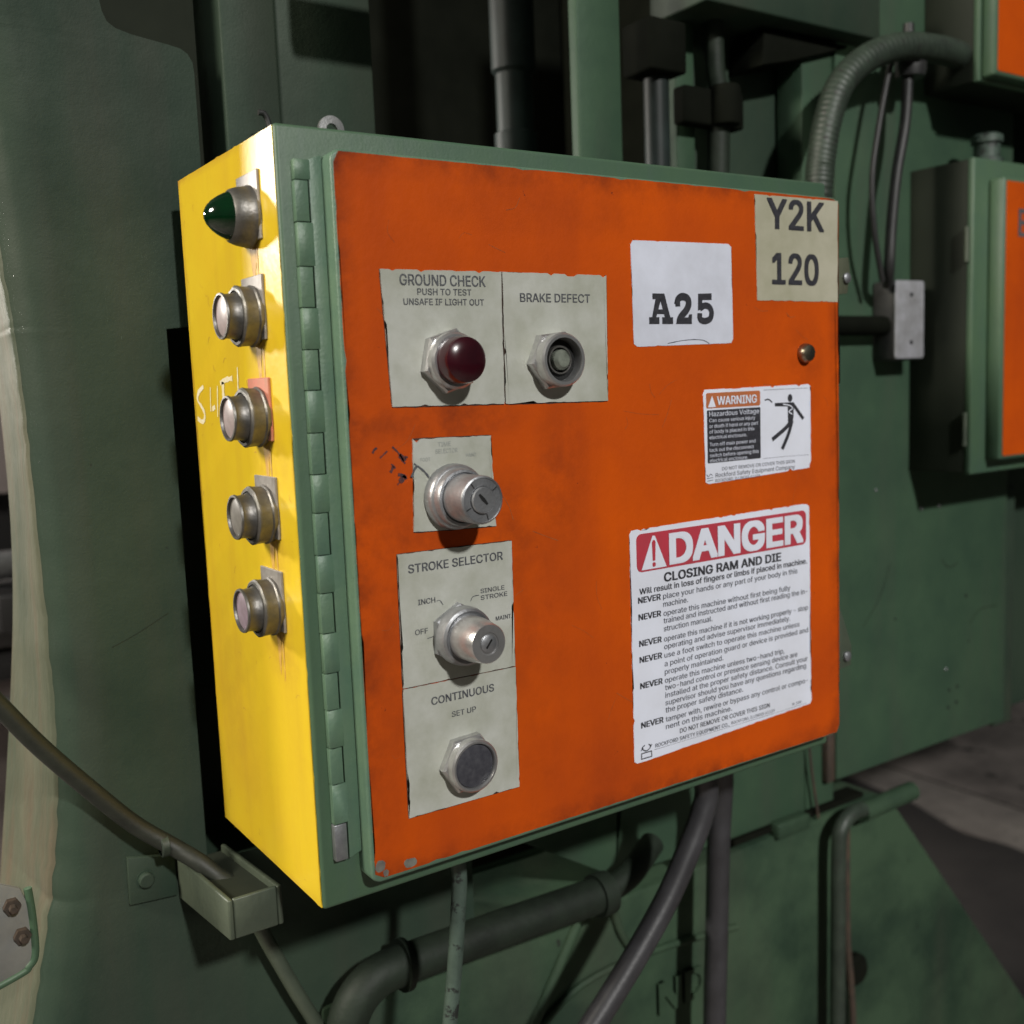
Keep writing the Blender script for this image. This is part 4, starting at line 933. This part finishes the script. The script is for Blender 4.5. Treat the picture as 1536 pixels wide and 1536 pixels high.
# ---- wear on the orange paint: fine scratches and greasy dirt
rnd = random.Random(12)
bm = bmesh.new()
for k in range(46):
    x = rnd.uniform(0.05, 0.59); z = rnd.uniform(0.03, 0.57); L_ = rnd.uniform(0.004, 0.03) * (1 if k % 5 else 2); an = rnd.gauss(-0.2, 0.8)
    c_ = rnd.uniform(-.004, .004)
    p0, p2 = Vector((x, z)), Vector((x + L_ * math.cos(an), z + L_ * math.sin(an)))
    if p2.x > 0.597 or p2.x < 0.04 or p2.y > 0.585 or p2.y < 0.026: continue
    pm = (p0 + p2) / 2 + Vector((-math.sin(an), math.cos(an))) * c_
    add_stroke(bm, [tuple(p0), tuple(pm), tuple(p2)], rnd.uniform(0.0002, 0.0006), Y0 - 0.00012, seed=k)
o = flat('paint_scratches', bm, M['scratch'], enc); o['kind'] = 'stuff'
# ---- operators on the yellow side: one prototype copied down the side
XS = -0.0006
def side_plate_mesh(tall):
    bm = bmesh.new(); add_prism(bm, [(-0.0225, -0.019), (0.0225, -0.019), (0.0225, tall), (-0.0225, tall)], -0.0022, 0.0, axis='x')
    bmesh.ops.recalc_face_normals(bm, faces=bm.faces)
    bmesh.ops.bevel(bm, geom=[e for e in bm.edges if e.calc_face_angle(0) > 1], offset=0.0005, segments=1, affect='EDGES')
    return bm
def new_button(loc, capmat, platemat):
    bmm = bmesh.new()
    add_lathe(bmm, [(0.0232, 0.0010), (0.0240, 0.0030), (0.0240, 0.0045), (0.0228, 0.0055), (0.0232, 0.0130), (0.0236, 0.0140), (0.0236, 0.0158), (0.0222, 0.0170), (0.0200, 0.0172)], '-x', 40,
              wob=lambda a: 1 + 0.012 * math.cos(10 * a))
    body_ = finish('push_button', bmm, M['dark_steel'], enc, loc=loc, smooth=30)
    o1 = finish('button_plate', side_plate_mesh(0.0310), platemat, body_)
    o2 = lathe('button_barrel', [(0.0195, 0.0140), (0.0192, 0.0165), (0.0178, 0.0185), (0.0172, 0.0255), (0.0182, 0.0275), (0.0178, 0.0290), (0.0163, 0.0292), (0.0159, 0.0280), (0.0157, 0.0262)], M['dark_steel'], body_, axis='-x', seg=36)
    o3 = lathe('button_face', [(0.0158, 0.0255), (0.0157, 0.0265), (0.0150, 0.0270), (0, 0.0273)], capmat, body_, axis='-x', seg=36)
    return body_
proto = new_button((XS, 0.0600, 0.4740), M['pink'], M['legend_side'])
for y_, z_, cm, pm in ((0.0605, 0.3945, 'pink', 'legend_red'), (0.0600, 0.3160, 'grey_face', 'legend_side'), (0.0605, 0.2400, 'mauve_face', 'legend_side')):
    c = proto.copy(); COL.objects.link(c); c.location = (XS, y_, z_)
    for ch in list(proto.children):
        d = ch.copy(); COL.objects.link(d); d.parent = c
        if ch.name.startswith('button_face'):
            d.data = ch.data.copy(); d.data.materials[0] = M[cm]
        if ch.name.startswith('button_plate') and pm != 'legend_side':
            d.data = ch.data.copy(); d.data.materials[0] = M[pm]
# green pilot light
bmm = bmesh.new()
add_lathe(bmm, [(0.0240, 0.0010), (0.0242, 0.0030), (0.0232, 0.0050), (0.0228, 0.0080), (0.0218, 0.0130), (0.0203, 0.0170), (0.0184, 0.0190)], '-x', 36)
g = finish('green_pilot_light', bmm, M['dark_steel'], enc, loc=(XS, 0.0560, 0.5500), smooth=30)
finish('button_plate', side_plate_mesh(0.0330), M['legend_side'], g)
lathe('green_lens', [(0.0184, 0.0185), (0.0174, 0.0212), (0.0148, 0.0262), (0.0112, 0.0312), (0.0074, 0.0347), (0.0040, 0.0366), (0.0016, 0.0372), (0, 0.0373)], M['green_lens'], g, axis='-x', seg=36, smooth=60)
# brown drips that ran down from each operator on the yellow paint
def drip(y_, z_, w, L_, seed):
    n = 9; lft, rgt = [], []
    for k in range(n + 1):
        t = k / n; ww = w * (1 - t) ** 0.7 / 2 * (1 + .3 * noise.noise(Vector((seed, t * 4, 0)))); yc = y_ + 0.0015 * noise.noise(Vector((seed + 3, t * 2, 1)))
        lft.append((yc - ww - .0002, z_ - L_ * t)); rgt.append((yc + ww + .0002, z_ - L_ * t))
    bm = bmesh.new(); add_prism(bm, lft + rgt[::-1], XS - 0.00025, XS + 0.0001, axis='x'); return finish('rust_drip', bm, M['drip'], enc)
for k, z_ in enumerate((0.5270, 0.4510, 0.3715, 0.2930, 0.2170)):
    drip(0.056 + .002 * (k % 2), z_, 0.013 - .001 * k, 0.030 + 0.004 * (k % 3), k); drip(0.048, z_ + .002, 0.004, 0.040 - .005 * (k % 2), k + 20)
bm = bmesh.new(); rnd = random.Random(5)
for k in range(40):
    y_, z_ = rnd.uniform(0.008, 0.228), rnd.uniform(0.012, 0.59); an = rnd.uniform(0, 3.1); L_ = rnd.uniform(0.002, 0.010)
    add_stroke(bm, [(y_, z_), (y_ + L_ * math.cos(an) * .6, z_ + L_ * math.sin(an) * .6), (y_ + L_ * math.cos(an + .3), z_ + L_ * math.sin(an + .3))], rnd.uniform(0.0003, 0.0010), XS - 0.0002, axis='x', seed=k)
finish('yellow_nicks', bm, M['drip'], enc)['kind'] = 'stuff'
bm = bmesh.new()
for k, (pl, w, yy) in enumerate((([(1.02, 0.02), (1.06, 0.06), (1.085, 0.11)], .0012, CF), ([(1.22, 0.10), (1.24, 0.085), (1.265, 0.09)], .002, CF), ([(1.30, -0.02), (1.33, 0.0), (1.38, 0.0)], .002, CF),
        ([(-0.085, 0.180), (-0.06, 0.190), (-0.030, 0.205)], .0009, CF))):
    add_stroke(bm, pl, w, yy - 0.0004, seed=k)
flat('dark_scrapes', bm, M['recess'], press)['kind'] = 'stuff'
# hand painted letters on the yellow side
bm = bmesh.new()
for k, (pl, w) in enumerate((([(0.2030, 0.4215), (0.2180, 0.4165), (0.2222, 0.4096), (0.2130, 0.4040), (0.2050, 0.3973), (0.2075, 0.3912), (0.2140, 0.3895), (0.2260, 0.3925)], .0055),
        ([(0.1835, 0.4205), (0.1855, 0.4090), (0.1865, 0.3990)], .003), ([(0.1640, 0.4215), (0.1665, 0.4080), (0.1690, 0.3940)], .003), ([(0.1825, 0.4010), (0.1740, 0.4030)], .006), ([(0.1490, 0.4245), (0.1500, 0.4160), (0.1500, 0.4080)], .008),
        ([(0.1560, 0.4235), (0.1400, 0.4262), (0.1240, 0.4270)], .006), ([(0.1100, 0.4360), (0.1110, 0.4250), (0.1125, 0.4130)], .003))):
    add_stroke(bm, pl, w, XS - 0.0003, axis='x', seed=k)
finish('painted_letters', bm, M['chalk'], enc)
